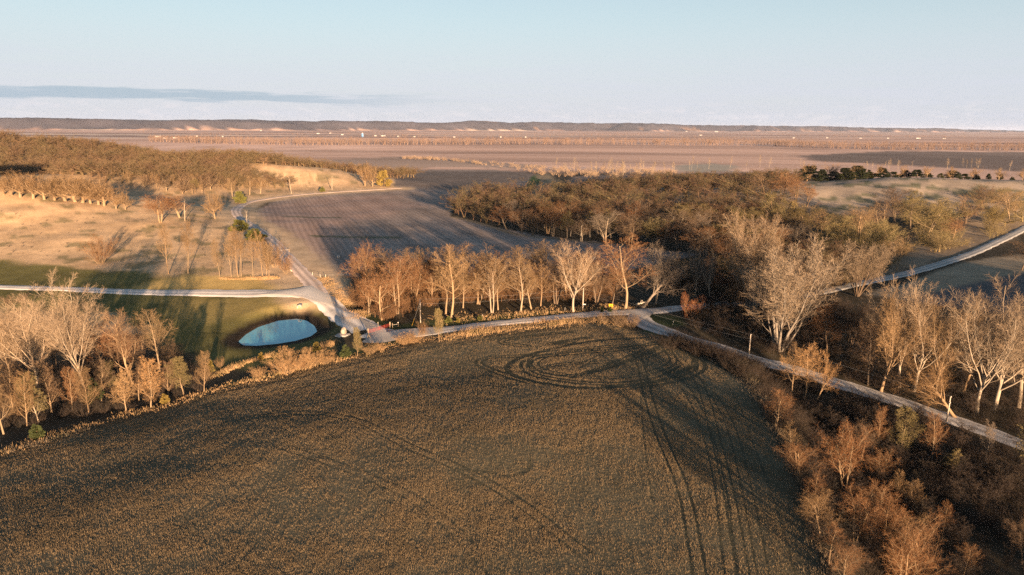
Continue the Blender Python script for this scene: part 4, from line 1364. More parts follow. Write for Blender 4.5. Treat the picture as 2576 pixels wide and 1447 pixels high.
# ---- lawn and hillside trees at the left
LH = 'trees on the left lawn and hillside'
for kd, ub, vb, vt, lb, tw, bk, wd in [
    ('forest', 425, 690, 556, 'lone lit tree on the lawn, leftmost of the two standing apart', 'tan', 'tan', .6),
    ('forest', 473, 688, 552, 'lone lit tree on the lawn, right one of the two standing apart', 'tan', 'tan', .6),
    ('slim', 554, 697, 600, 'thin lit tree at the left end of the lawn row', 'tan', 'tan', .7),
    ('forest', 583, 697, 590, 'second lit tree from the left in the lawn row', 'tan', 'tan', .7),
    ('forest', 600, 697, 566, 'tallest lit tree of the lawn row', 'tan', 'tan', .75),
    ('forest', 607, 696, 580, 'lit tree touching the tallest of the lawn row on its right', 'tan', 'tan', .7),
    ('forest', 636, 695, 588, 'lit tree right of the middle in the lawn row', 'tan', 'tan', .75),
    ('forest', 661, 695, 578, 'lit tree third from the right end of the lawn row', 'tan', 'tan', .75),
    ('slim', 670, 695, 610, 'lit tree second from the right end of the lawn row', 'tan', 'tan', .8),
    ('slim', 677, 695, 606, 'lit tree at the right end of the lawn row', 'tan', 'tan', .9),
    ('woodland', 404, 560, 488, 'rounded lit tree alone on the tan slope, left of a pair', 'rust', 'tan', 2.1),
    ('woodland', 452, 548, 492, 'rounded lit tree alone on the tan slope, right of a pair', 'rust', 'tan', 2.0),
    ('oak', 541, 550, 480, 'lit tree at the foot of the slope left of the lane bend', 'tan', 'tan', .8),
    ('woodland', 585, 500, 448, 'tan tree beside the broad cedar below the far hill', 'tan', 'tan', 1.0),
    ('woodland', 628, 490, 442, 'tan tree right of the broad cedar below the far hill', 'tan', 'tan', 1.2),
    ('woodland', 655, 487, 446, 'tan brushy tree on the lower far slope above the lane', 'tan', 'tan', 1.2),
    ('snag', 733, 487, 438, 'pale dead tree above the lane on the far slope', 'pale', 'pale', .9),
    ('snag', 835, 478, 440, 'pale dead tree near the tiny round cedar', 'pale', 'pale', .8),
    ('oak', 918, 468, 410, 'spreading tan tree at the tip of the far slope', 'tan', 'tan', .75),
    ('oak', 937, 469, 418, 'tan tree next to the evergreen at the tip of the far slope', 'tan', 'tan', .75),
    ('snag', 622, 573, 528, 'thin pale tree between the two lane cedars', 'pale', 'pale', .8),
    ('snag', 637, 576, 562, 'short pale forked stump beside the lane cedars', 'pale', 'pale', 1.2),
    ('snag', 465, 555, 500, 'pale dead stem right of the rounded pair on the slope', 'pale', 'pale', .6),
    ('oak', 292, 526, 476, 'lit tree apart at the right end of the oak line', 'tan', 'tan', .8),
    ('oak', 315, 528, 480, 'small lit tree at the right end of the hillside oaks', 'tan', 'tan', .8),
]:
    tree_at('bare_tree', kd, ub, vb, vt, lb, group=LH, tw=tw, bk=bk, wide=wd)
ok = [(30, 492, 432), (52, 496, 436), (84, 500, 430), (112, 502, 440), (138, 504, 436), (165, 506, 432), (190, 508, 440), (208, 510, 444), (228, 512, 450), (248, 515, 446), (262, 518, 455), (10, 490, 440)]
ok.sort()
for i, (u_, vb, vt) in enumerate(ok):
    lb = 'gnarled tan oak in the line along the hillside crest, ' + ('leftmost' if i == 0 else ORD[i + 0] + ' from the left' if i < len(ok) - 1 else 'rightmost of the close ones')
    tree_at('bare_tree', 'oak', u_, vb, vt, lb, group='oaks along the hillside crest', tw='tan', bk='tan', wide=1.45)

# ---- the right hillside
RHt = 'trees on the right hillside'
for kd, ub, vb, vt, lb, tw, bk, wd in [
    ('woodland', 1965, 505, 432, 'dense rust-orange tree left of the pale grassy hilltop', 'rust', 'tan', 1.3),
    ('woodland', 2000, 515, 440, 'dense rust-orange tree touching the pale grassy hilltop', 'rust', 'tan', 1.2),
    ('woodland', 1925, 500, 430, 'brown tree behind the two dense orange ones by the hilltop', 'brown', 'tan', 1.2),
    ('woodland', 2030, 520, 468, 'low orange tree at the hilltop edge', 'rust', 'tan', 1.0),
    ('forest_bud', 1950, 600, 485, 'olive budding tree above the pale spreading crowns', 'bud', 'tan', 1.1),
    ('forest_bud', 2000, 590, 505, 'small olive budding tree below the dense orange ones', 'bud', 'tan', 1.1),
    ('woodland', 2060, 600, 520, 'tan tangled tree at the left of the hillside thicket', 'tan', 'tan', 1.2),
    ('woodland_bud', 2110, 640, 540, 'olive tan tree at the front of the hillside thicket', 'bud', 'tan', 1.2),
    ('woodland', 2160, 610, 520, 'tan tree high in the hillside thicket', 'tan', 'tan', 1.2),
    ('woodland_bud', 2200, 655, 552, 'olive tan tree at the thicket foot above the dark trunks', 'bud', 'tan', 1.2),
    ('woodland', 2210, 590, 500, 'brown tree at the top of the hillside thicket', 'brown', 'tan', 1.1),
    ('woodland', 2250, 560, 472, 'dark brown tree high on the slope under the grassy top', 'brown', 'brown', 1.3),
    ('forest_bud', 2290, 575, 478, 'dense brown-olive tree on the slope', 'bud', 'brown', 1.3),
    ('woodland_bud', 2335, 598, 498, 'large golden olive tree with fanned trunk above the ditch', 'bud', 'tan', 1.25),
    ('woodland', 2395, 605, 545, 'small orange tree right of the golden olive one', 'rust', 'tan', 1.2),
    ('oak', 2428, 562, 490, 'pale flat-crowned tree on the slope near the right edge', 'tan', 'brown', .9),
    ('woodland_bud', 2490, 585, 515, 'olive tree near the hill road at the right', 'bud', 'brown', 1.1),
    ('woodland', 2470, 530, 460, 'dark brown bush on the upper right slope', 'brown', 'brown', 1.4),
    ('woodland', 2540, 560, 480, 'tan tree at the right photo edge on the slope', 'tan', 'tan', 1.2),
    ('woodland', 2570, 680, 605, 'dark tree below the hill road at the right edge', 'brown', 'brown', 1.4),
    ('woodland', 2255, 680, 590, 'tan brush tree at the right foot of the thicket', 'tan', 'tan', 1.0),
]:
    tree_at('bare_tree', kd, ub, vb, vt, lb, group=RHt, tw=tw, bk=bk, wide=wd * 1.25)

# cedars along the hilltop
cu = np.linspace(2030, 2572, 19)
crest = []
for u_ in cu:
    vs = np.arange(440, 500, 1.0)
    P_ = G([(u_, v_) for v_ in vs])
    ok_ = np.where(np.hypot(P_[:, 0], P_[:, 1]) < 800)[0]
    crest.append(P_[ok_[0]])
for i, (u_, p_) in enumerate(zip(cu, crest)):
    q = p_[:2] * (1 + (10 + 6 * (i % 3)) / np.hypot(*p_[:2]))
    p3 = (q[0], q[1], float(Z(*q)))
    lb = 'dark cedar in the row along the grassy hilltop, ' + ('leftmost' if i == 0 else ORD[i] + ' from the left' if i < 18 else 'rightmost')
    if i % 2 == 0:
        tree('bare_tree', 'oak', p3, height_to(p3, 406 + 18 * (u_ - 2030) / 540), 'leafless tan tree among the hilltop cedars, ' + ('leftmost' if i == 0 else 'rightmost' if i == 18 else ORD[i // 2] + ' from the left'), group='leafless trees among the hilltop cedars', tw='tan', bk='tan', wide=.8)
    tree('cedar_tree', 'cedar', (p3[0] + 3, p3[1] + 2, p3[2]), height_to(p3, 411 + 20 * (u_ - 2030) / 540 + rng.uniform(0, 18)), lb, group='cedars along the grassy hilltop', tw=((.026, .032, .015), (.03, .036, .016), (.05, .05, .02))[i % 3], wide=rng.uniform(1.8, 3.2), cat='cedar')

for i, (ub, vb, vt) in enumerate([(1755, 458, 434), (1778, 460, 437), (1800, 461, 436), (1822, 460, 441), (1846, 456, 436), (1880, 458, 438), (1905, 460, 432), (1938, 462, 430)]):
    tree_at('cedar_tree', 'cedar', ub, vb, vt, 'dark cedar at the back of the dark wood, ' + ('leftmost' if i == 0 else ORD[i] + ' from the left' if i < 7 else 'rightmost'), group='cedars at the back of the dark wood', tw=(.024, .03, .014), wide=2.4, cat='cedar')

# ---- the wood beyond the ploughed field: front rank things, the rest a mass
wood = G([(1142, 540), (1200, 556), (1300, 586), (1400, 601), (1500, 612), (1620, 628), (1740, 645), (1800, 690), (1900, 700), (1990, 640), (2040, 600), (1985, 545), (1950, 505), (1850, 480), (1700, 476), (1500, 484), (1420, 492), (1370, 505), (1300, 500), (1230, 496), (1165, 508)])
wp = scatter_poly(wood, 350, 10.0)
u_, v_ = project(np.c_[wp, Z(wp[:, 0], wp[:, 1])])
order = np.argsort(-v_)
wp, u_, v_ = wp[order], u_[order], v_[order]
NW = 104
kinds_w = []
front = list(range(NW))
ranks = np.array_split(np.array(front), 6)
RN = ['front rank', 'second rank', 'third rank', 'fourth rank', 'fifth rank', 'sixth rank']
WC = {'brown': 'dull brown', 'rust': 'rust-orange', 'bud': 'olive budding', 'grey': 'grey'}
for ri, rk in enumerate(ranks):
    rk = rk[np.argsort(u_[rk])]
    for j, i in enumerate(rk):
        tw = ['brown', 'rust', 'brown', 'bud', 'rust', 'grey', 'brown'][rng.integers(7)]
        x_, y_ = wp[i]
        pos = 'leftmost' if j == 0 else 'rightmost' if j == len(rk) - 1 else (ORD[j] + ' from the left')
        lb = f'{WC[tw]} tree in the dark wood, {RN[ri]}, {pos}'
        kd = ('woodland', 'forest', 'woodland')[i % 3] + ('_bud' if tw == 'bud' else '')
        tree('bare_tree', kd, (x_, y_, float(Z(x_, y_))), rng.uniform(12, 20), lb, group='trees of the dark wood beyond the ploughed field', tw=tw, dim=.62 if tw == 'rust' else .72, bk=('tan', 'grey', 'pale')[i % 3], wide=rng.uniform(1.5, 2.1))  # dim puts the wood's shade into bark and twig colours
M['mass_wood'] = mass_mat('wood_mass', [(.048, .038, .034), (.108, .066, .045), (.10, .082, .042), (.088, .066, .054)], .085)  # colours darkened to carry the shade inside the wood
M['mass_tan'] = mass_mat('tan_wood_mass', [(.20, .14, .08), (.26, .18, .10), (.20, .155, .068), (.28, .205, .125)], .05)
M['mass_pale'] = mass_mat('pale_scrub_mass', [(.22, .155, .105), (.30, .22, .155), (.18, .115, .075)], .05)
M['mass_olive'] = mass_mat('olive_scrub_mass', [(.13, .095, .055), (.17, .135, .065), (.15, .11, .07)], .06)
M['mass_ridge'] = mass_mat('ridge_wood_mass', [(.10, .066, .042), (.14, .09, .055), (.115, .088, .046), (.15, .105, .07)], .05)
M['mass_far'] = mass_mat('far_wood_mass', [(.13, .09, .072), (.20, .14, .112), (.11, .075, .06)], .008)
M['mass_scrub'] = mass_mat('scrub_mass', [(.026, .023, .021), (.048, .036, .029), (.034, .032, .024)], .12)  # scrub painted near black to deepen the shade under the trees
M['mass_grass'] = mass_mat('dry_grass_mass', [(.26, .17, .09), (.36, .24, .13), (.17, .135, .06)], .15)
M['mass_palegrass'] = mass_mat('pale_grass_mass', [(.13, .105, .075), (.18, .145, .105), (.08, .072, .044)], .2)  # grass colours dimmed to stand in for shade along the edges
M['mass_stubble'] = mass_mat('stubble_mass', [(.155, .116, .07), (.205, .15, .09), (.13, .105, .066)], .05)
items = [(a, b, rng.uniform(9, 18), ('woodland', 'oak', 'woodland')[k % 3]) for k, (a, b) in enumerate(wp[NW:])]
wb = G([(1420, 490), (1500, 470), (1640, 455), (1760, 450), (1900, 446), (2000, 440), (2040, 450), (1960, 500), (1850, 480), (1700, 478), (1520, 486)])
items += [(a, b, rng.uniform(9, 14), ('woodland', 'oak')[k % 2]) for k, (a, b) in enumerate(scatter_poly(wb, 200, 10))]
items += [(a, b, rng.uniform(8, 15), 'woodland') for a, b in scatter_poly(np.array([[200, -190], [620, -200], [620, -40], [300, -20], [210, -60]]), 170, 8)]  # unseen trees on the ridge behind the camera, added to cast shade
items += [(a, b, rng.uniform(6, 12), 'woodland') for a, b in scatter_poly(np.array([[62, -50], [150, -60], [190, 90], [120, 70], [75, 66]]), 60, 7)]  # unseen trees continuing the thicket, added to shade the field's right side
wr = G([(1830, 700), (1950, 690), (2050, 650), (2200, 690), (2120, 720), (2000, 745), (1850, 752), (1700, 740), (1690, 690)])
items += [(a, b, rng.uniform(6, 13), ('woodland', 'shrub')[k % 2]) for k, (a, b) in enumerate(scatter_poly(wr, 130, 6))]
mass('woodland', 'mass of leafless brown trees filling the dark wood behind its front ranks, plus added unseen shade trees', items, M['mass_wood'], wid=(1.3, 2.0))

# ---- the wood over the left ridge
wl = np.vstack([G([(-60, 440), (60, 437), (180, 443), (330, 472), (430, 486), (520, 492), (560, 478)]), [[-215, 700, 0], [-300, 742, 0], [-230, 838, 0], [-140, 850, 0], [-120, 900, 0], [-250, 960, 0], [-520, 1010, 0], [-780, 1010, 0], [-780, 600, 0]]])
lp = scatter_poly(wl, 2000, 7)
ul, vl = project(np.c_[lp, Z(lp[:, 0], lp[:, 1])])
k_ = (ul > -120)
lp, ul, vl = lp[k_], ul[k_], vl[k_]
o_ = np.argsort(np.hypot(lp[:, 0], lp[:, 1]))
lp, ul = lp[o_], ul[o_]
NL = 26
rk = np.argsort(ul[:NL])
for j, i in enumerate(rk):
    x_, y_ = lp[i]
    pos = 'leftmost' if j == 0 else 'rightmost' if j == NL - 1 else (ORD[j] + ' from the left' if j < 18 else ORD[NL - 1 - j] + ' from the right')
    tree('bare_tree', ('woodland', 'oak', 'forest')[i % 3] if i % 9 else 'woodland_bud', (x_, y_, float(Z(x_, y_))), rng.uniform(11, 15), f'tan lit tree on the front edge of the left ridge wood, {pos}', group='trees on the front edge of the left ridge wood', tw=('tan', 'brown', 'tan')[i % 3] if i % 9 else 'bud', bk='tan', wide=1.1)
mass('woodland', 'tan leafless wood covering the whole left ridge', [(a, b, rng.uniform(10, 16), ('oak', 'woodland', 'oak')[k % 3]) for k, (a, b) in enumerate(lp[NL:])], M['mass_ridge'], wid=(1.1, 1.7))

# ---- pale young poplars by the flood plain
pu = np.sort(np.r_[rng.uniform(1372, 1700, 30), rng.uniform(1700, 2060, 10), rng.uniform(2180, 2570, 14)])
for i, uu in enumerate(pu):
    vb = (442 if uu < 1700 else 428 if uu < 2060 else 432) - rng.uniform(0, 12)
    p = g1(uu, vb)
    zone = 'beyond the creek' if uu < 1700 else 'beside the pale sandy patch' if uu < 2060 else 'past the hilltop cedars'
    zs = [k for k, q in enumerate(pu) if (q < 1700) == (uu < 1700) and (q < 2060) == (uu < 2060)]
    j = zs.index(i)
    n_ = len(zs)
    pos = 'leftmost' if j == 0 else 'rightmost' if j == n_ - 1 else ORD[j] + ' from the left' if j < n_ / 2 else ORD[n_ - 1 - j] + ' from the right'
    tree('young_poplar', 'poplar', p, rng.uniform(13, 23) * (1 if uu < 2060 else .85), f'slim pale young poplar {zone}, {pos}', group='pale young poplars at the flood plain edge', tw='pale', bk='pale', wide=rng.uniform(.9, 1.5))
ax, ay = [], []
sc_pts = np.vstack([scatter_poly(G([(1390, 446), (1700, 446), (1700, 428), (1400, 424), (1240, 410), (1230, 416)]), 240), scatter_poly(G([(1000, 400), (1130, 405), (1230, 418), (1200, 410), (1050, 396)]), 120)])
mass('thicket', 'strip of pale orange reeds and scrub along the flood plain edge', [(a, b, rng.uniform(3, 8), 'shrub_far') for a, b in sc_pts], M['mass_pale'], wid=(1.0, 1.8))

# ---- the long belt of trees across the flood plain and clumps near the farms
fb = []
bl_ = G([(380, 358), (700, 366), (1000, 366), (1288, 364), (1700, 366), (1900, 367), (2150, 376), (2576, 380), (2900, 384)])[:, :2]
bl_ = smooth_line(bl_, 4.0)
for k in range(2800):
    q = bl_[rng.integers(len(bl_))]
    d_ = abs(rng.normal(0, 1)) * 260
    q = q * (1 + d_ / np.hypot(*q))
    fb.append((q[0] + rng.normal(0, 8), q[1], rng.uniform(16, 30), ('woodland_far', 'woodland_far', 'forest_far', 'poplar_far')[k % 4]))
mass('tree_belt', 'long belt of leafless pinkish trees across the flood plain', fb, M['mass_far'], wid=(1.4, 2.4))
fc = []
for u0, v0, n_, su in [(560, 340, 60, 70), (700, 340, 30, 60), (1000, 343, 90, 90), (1250, 343, 90, 110), (1500, 342, 140, 160), (900, 335, 90, 200), (1700, 338, 120, 220), (2200, 345, 120, 200), (1200, 336, 90, 240), (1800, 348, 60, 80), (2100, 340, 70, 120), (2350, 345, 80, 100), (120, 330, 60, 120), (330, 331, 40, 80)]:
    for _ in range(n_):
        p = g1(u0 + rng.normal(0, su * .6), v0 + rng.normal(0, 1.6))
        fc.append((p[0], p[1], rng.uniform(10, 20), ('woodland_far', 'forest_far')[rng.integers(2)]))
mass('tree_clumps', 'scattered leafless tree clumps around the far farmsteads', fc, M['mass_far'], wid=(1.2, 2.2))

# ---- undergrowth, rough grass, stubble
up = np.vstack([
    scatter_poly(G([(0, 1085), (250, 1045), (520, 985), (530, 930), (440, 890), (200, 900), (0, 930), (-60, 1000)]), 360),
    scatter_poly(G([(880, 765), (960, 808), (1010, 800), (1100, 775), (1300, 765), (1560, 762), (1560, 720), (1300, 700), (1000, 700), (880, 690)]), 420),
    scatter_poly(G([(1700, 790), (1760, 840), (1900, 880), (2100, 950), (2250, 995), (2576, 1095), (2650, 900), (2300, 850), (2100, 760), (1800, 745)]), 900),
    scatter_poly(G([(1900, 925), (1925, 1030), (2000, 1190), (2060, 1340), (2090, 1460), (2300, 1560), (2600, 1440), (2620, 1180), (2480, 1110), (2250, 1035), (2100, 985), (2000, 950)]), 800),
    scatter_poly(G([(1640, 845), (1700, 852), (1900, 915), (1920, 960), (1880, 960), (1780, 900)]), 240),
    np.stack(scatter_line([(1700, 872), (1800, 900), (1880, 930), (1930, 950), (1990, 975)], 4, 3.5), -1),
])
M['mass_rust'] = mass_mat('rust_brush_mass', [(.10, .06, .035), (.15, .085, .045), (.12, .08, .045)], .1)
tk1 = np.vstack([scatter_poly(G([(895, 775), (950, 812), (1010, 800), (1060, 775), (1100, 770), (1100, 740), (1000, 725), (900, 730)]), 80, 2.5), scatter_poly(G([(1090, 765), (1300, 760), (1540, 757), (1540, 735), (1300, 730), (1090, 735)]), 110, 2.5)])
mass('thicket', 'rust-brown brush standing among the trunks of the road belt', [(a, b, rng.uniform(3, 7.5), ('woodland', 'shrub')[k % 2]) for k, (a, b) in enumerate(tk1)], M['mass_rust'], wid=(1.0, 1.6))
tk2 = np.vstack([scatter_poly(G([(1960, 1080), (2010, 1190), (2060, 1330), (2085, 1440), (2300, 1540), (2600, 1420), (2620, 1170), (2480, 1120), (2250, 1050), (2100, 1000)]), 170, 2.5), scatter_poly(G([(1760, 840), (1900, 880), (2100, 945), (2250, 990), (2576, 1085), (2650, 900), (2300, 850), (2100, 770), (1800, 760)]), 150, 3)])
mass('thicket', 'dim leafless saplings crowding the dark ground on both sides of the right road', [(a, b, rng.uniform(3, 7), 'woodland') for a, b in tk2], M['mass_scrub'], wid=(1.0, 1.6))
mass('undergrowth', 'dark leafless brush filling the ground under the trees', [(a, b, rng.uniform(1.2, 4.2), 'shrub_far') for a, b in up], M['mass_scrub'], wid=(1.0, 2.0))
up2 = np.vstack([scatter_poly(G([(2040, 610), (2110, 650), (2230, 690), (2290, 640), (2240, 570), (2120, 560)]), 150), scatter_poly(G([(2230, 520), (2330, 600), (2420, 600), (2360, 520)]), 70), scatter_poly(G([(2440, 500), (2576, 480), (2576, 570), (2480, 590)]), 60), scatter_poly(G([(2300, 600), (2420, 620), (2576, 560), (2500, 600), (2340, 640)]), 40)])
mass('undergrowth', 'tan scrub over the right hillside below its grassy top', [(a, b, rng.uniform(4, 9), ('woodland', 'oak', 'shrub_far')[k % 3]) for k, (a, b) in enumerate(up2)], M['mass_olive'], wid=(1.1, 1.7))
wd_ = np.vstack([scatter_poly(G([(0, 520), (300, 540), (560, 610), (640, 660), (300, 660), (0, 640)]), 70), scatter_poly(G([(540, 445), (900, 445), (800, 480), (600, 480)]), 25)])
mass('weeds', 'scattered dark weed clumps on the tan hillside', [(a, b, rng.uniform(.5, 1.3), 'shrub_far') for a, b in wd_], M['mass_scrub'], wid=(1.0, 2.0))

fx_, fy_ = scatter_line([(0, 1138), (120, 1102), (250, 1060), (400, 1026), (520, 985), (620, 962), (700, 942), (800, 918), (900, 896), (1000, 868), (1080, 854), (1200, 840), (1330, 825), (1440, 812)], 3.0, 9)
f2x, f2y = scatter_line([(1120, 846), (1200, 832), (1330, 818), (1480, 806), (1560, 812)], 5.0, 36)
f3x, f3y = scatter_line([(880, 800), (915, 790), (860, 750), (810, 700)], 4.0, 30)
f4x, f4y = scatter_line([(560, 700), (620, 702), (690, 700)], 2.0, 50)
f5x, f5y = scatter_line([(530, 950), (640, 905), (760, 885), (850, 862)], 1.6, 30)
f6x, f6y = scatter_line([(1100, 800), (1200, 800), (1330, 790), (1480, 780), (1600, 774)], 7, 13)
gx = np.r_[fx_, f2x, f3x, f4x, f5x, f6x]; gy = np.r_[fy_, f2y, f3y, f4y, f5y, f6y]
grass_mass('tall_grass', 'tall dry orange grass along the fence line and road verges', gx, gy, rng.uniform(.35, 1.1, len(gx)) * np.clip(.2 + 1.3 * vnoise(gx / 5, gy / 5, 7), .2, 1.5), .13, M['mass_grass'], 4, .3, .25)
f7x, f7y = scatter_line([(1640, 845), (1720, 868), (1800, 905), (1870, 945), (1905, 1000), (1945, 1075), (1985, 1160), (2040, 1300), (2080, 1447)], 2.5, 14)
f8x, f8y = scatter_line([(0, 1140), (100, 1112), (200, 1086)], 3.0, 22)
gx = np.r_[f7x, f8x]; gy = np.r_[f7y, f8y]
grass_mass('tall_grass', 'pale matted grass along the shaded edges of the stubble field', gx, gy, rng.uniform(.4, 1.0, len(gx)), .12, M['mass_palegrass'], 4, .35, .6)

# stubble: straw tufts standing in drilled rows, missing where tyres ran
N_ST = 2400000
sa = np.radians(rng.uniform(-43, 43, N_ST))
sr = 60 + (330 - 60) * rng.uniform(0, 1, N_ST) ** 1.05
sx, sy = sr * np.sin(sa), sr * np.cos(sa)
sdp = sd_poly(sx, sy, stubble)
k_ = sdp > 0.6
sx, sy, sdp = sx[k_], sy[k_], sdp[k_]
dens = .22 + .85 * sm(fbm(sx / 18, sy / 18, 5, 51), .34, .64)
dens *= 0.45 + 0.55 * sm(fbm(sx / 2.2, sy / 2.2, 2, 57), .35, .62)
dens *= sm(sdp, 0, 9) * .65 + .35
dens *= 1 + .16 * np.sin(2 * np.pi * (sx * .985 - sy * .17 + 3.0 * fbm(sx / 30, sy / 30, 2, 63)) / 2.1)
tcv = track_cover(sx, sy)
k_ = rng.uniform(0, 1, len(sx)) < dens * (1 - np.clip(tcv, 0, 1))
sx, sy = sx[k_], sy[k_]
grass_mass('stubble_stalks', 'short dry straw stubble standing over the whole near field', sx, sy, rng.uniform(.22, .46, len(sx)), .04, M['mass_stubble'], 2, .08, .14)
# ------------------------------------------------------------------ small things about the farm


def face_cam(p):
    return math.atan2(-p[0], p[1])


def bale(p, rz, label):
    r = empty('straw_bale', tuple(map(float, p)), rz)
    tag(r, label, 'bale', 'round straw bales by the tree belt')
    R_, L_ = .80, 1.5
    b_ = MB()
    n = 28
    prof = [(-L_ / 2, R_ - .08), (-L_ / 2 + .06, R_), (L_ / 2 - .06, R_), (L_ / 2, R_ - .08)]
    vs, fs = [], []
    for x_, rr_ in prof:
        for k in range(n):
            q = 2 * math.pi * k / n
            z_ = R_ + rr_ * math.cos(q)
            vs.append((x_, rr_ * math.sin(q), max(z_ - .05, .0)))
    for i in range(3):
        for k in range(n):
            fs.append((i * n + k, i * n + (k + 1) % n, (i + 1) * n + (k + 1) % n, (i + 1) * n + k))
    b_.add(vs, fs)
    b_.build('net_wrap', M['netwrap'], r, True)
    for sx_ in (-1, 1):
        e = MB()
        e.add([(sx_ * (L_ / 2 + .02), 0, R_ - .05)] + [(sx_ * L_ / 2, (R_ - .08) * math.sin(2 * math.pi * k / n), max(R_ - .05 + (R_ - .08) * math.cos(2 * math.pi * k / n), .0)) for k in range(n)],
              [(0, 1 + k, 1 + (k + 1) % n) for k in range(n)])
        e.build('end_face', M['straw'], r)
    return r


p = g1(852, 650)
bale(p, .12, 'single round straw bale lying alone on the ploughed field')
pA, pB = g1(873, 655), g1(882, 670)
dv = (pB - pA)[:2]
rz_ = math.atan2(dv[1], dv[0])
for i, lb in enumerate(['farthest bale of the line of three by the first belt tree', 'middle bale of the line of three by the first belt tree', 'nearest bale of the line of three, its straw end sunlit']):
    q = pB[:2] - dv / np.linalg.norm(dv) * 1.56 * (2 - i)
    bale((q[0], q[1], float(Z(*q))), rz_, lb)

# limestone boulder on its gravel pad
p = g1(862, 843)
pd = MB()
ns = 40
ring = lambda k, f: (p[0] + f * (2.6 + .3 * math.sin(k * 1.9)) * math.cos(2 * math.pi * k / ns), p[1] + f * (2.5 + .3 * math.cos(k * 1.3)) * math.sin(2 * math.pi * k / ns))
zz = float(np.max(Z(np.array([ring(k, 1)[0] for k in range(ns)]), np.array([ring(k, 1)[1] for k in range(ns)]))))
pd.add([(p[0], p[1], zz + .16)] + [(*ring(k, .7), zz + .14) for k in range(ns)] + [(*ring(k, 1), float(Z(*ring(k, 1))) - .05) for k in range(ns)],
       [(0, 1 + k, 1 + (k + 1) % ns) for k in range(ns)] + [(1 + k, 1 + ns + k, 1 + ns + (k + 1) % ns, 1 + (k + 1) % ns) for k in range(ns)])
tag(pd.build('gravel_pad', M['gravelpad']), kind='structure')
import bmesh
bm = bmesh.new()
bmesh.ops.create_icosphere(bm, subdivisions=4, radius=1)
for v in bm.verts:
    d_ = .18 * (vnoise(v.co.x * 1.6 + 4 + v.co.z, v.co.y * 1.6 + v.co.z * 1.3, 3) - .5) + .08 * (vnoise(v.co.x * 5 + v.co.z * 3, v.co.y * 5 + 9, 5) - .5)
    v.co *= 1 + d_
    t_ = (v.co.z + 1) / 2
    v.co.x *= (1.10 - .22 * t_); v.co.y *= (.95 - .15 * t_); v.co.z *= 1.18
    v.co.x += .12 * v.co.z
me_ = bpy.data.meshes.new('boulder')
bm.to_mesh(me_); bm.free()
me_.polygons.foreach_set('use_smooth', [True] * len(me_.polygons))
bo = obj('boulder', me_, M['rock'])
bo.location = (p[0] + .35, p[1] + .4, zz + 1.22)
tag(bo, 'big pale limestone boulder standing on a gravel pad by the driveway', 'boulder')

# red farm gate with timber posts
gL, gR = g1(928, 845), g1(980, 826)
gz = max(float(Z(*gL[:2])), float(Z(*gR[:2]))) + .38
gt = empty('farm_gate', ((gL[0] + gR[0]) / 2, (gL[1] + gR[1]) / 2, gz), math.atan2(gR[1] - gL[1], gR[0] - gL[0]))
tag(gt, 'red double tube gate closed across the gravel driveway', 'gate')
Lg = float(np.hypot(*(gR - gL)[:2]))
for sgn in (-1, 1):
    lf = MB()
    x0, x1 = (-Lg / 2, -.06) if sgn < 0 else (.06, Lg / 2)
    for hz in (.15, .38, .60, .82, 1.04, 1.28):
        lf.tube([(x0, 0, hz), (x1, 0, hz)], .026, 6)
    for xx in (x0, (x0 + x1) / 2, x1):
        lf.tube([(xx, .01, .12), (xx, .01, 1.31)], .03, 6)
    lf.build('gate_leaf', M['red'], gt)
for x_, nm in ((-Lg / 2 - .25, 'post'), (Lg / 2 + .25, 'post')):
    pb = MB()
    pb.tube([(x_, 0, -.7), (x_, 0, 1.75), (x_, 0, 1.82)], [.19, .18, .10], 10)
    pb.build(nm, M['wood'], gt, True)
r = empty('post_and_rail', (gR[0] + .9, gR[1] + .6, float(Z(gR[0], gR[1]))), gt.rotation_euler[2] - .5)
tag(r, 'short timber post and rail wing with white capped post beside the red gate', 'fence')
for x_ in (0, 2.0):
    b_ = MB(); b_.tube([(x_, 0, -.3), (x_, 0, 1.6)], .15, 10); b_.build('post', M['wood'], r, True)
b_ = MB(); b_.tube([(.1, .16, 1.0), (1.95, .16, 1.05)], .09, 8); b_.build('rail', M['log'], r, True)
b_ = MB(); b_.tube([(2.0, 0, 1.58), (2.0, 0, 1.72), (2.0, 0, 1.78)], [.17, .17, .08], 10); b_.build('post_cap', M['white'], r, True)
p = g1(928, 852)
b_ = empty('timber_brace', (p[0], p[1], p[2]), 0.3)
tag(b_, 'leaning timber brace posts at the near end of the red gate', 'brace')
for q in ([(-.7, -.1, -.2), (-.05, 0, 1.35)], [(.6, -.2, -.2), (0.05, 0, 1.35)]):
    k_ = MB(); k_.tube(q, .11, 8); k_.build('post', M['wood'], b_, True)

# culvert
p = g1(753, 774)
cv = MB()
n = 24
ro, ri = .78, .66
vs = []
for y_ in (-.5, 2.2):
    for rr_ in (ro, ri):
        for k in range(n):
            vs.append((rr_ * math.cos(2 * math.pi * k / n), y_, .35 + rr_ * math.sin(2 * math.pi * k / n)))
fs = []
for k in range(n):
    j = (k + 1) % n
    fs += [(k, j, n + j, n + k), (k, 2 * n + k, 2 * n + j, j), (n + k, n + j, 3 * n + j, 3 * n + k), (2 * n + k, 3 * n + k, 3 * n + j, 2 * n + j)]
cv.add(vs, fs)
o = cv.build('culvert_pipe', M['steel'], None, True)
o.location = tuple(map(float, p))
tag(o, 'round metal culvert pipe end in the lawn bank above the pond', 'culvert')


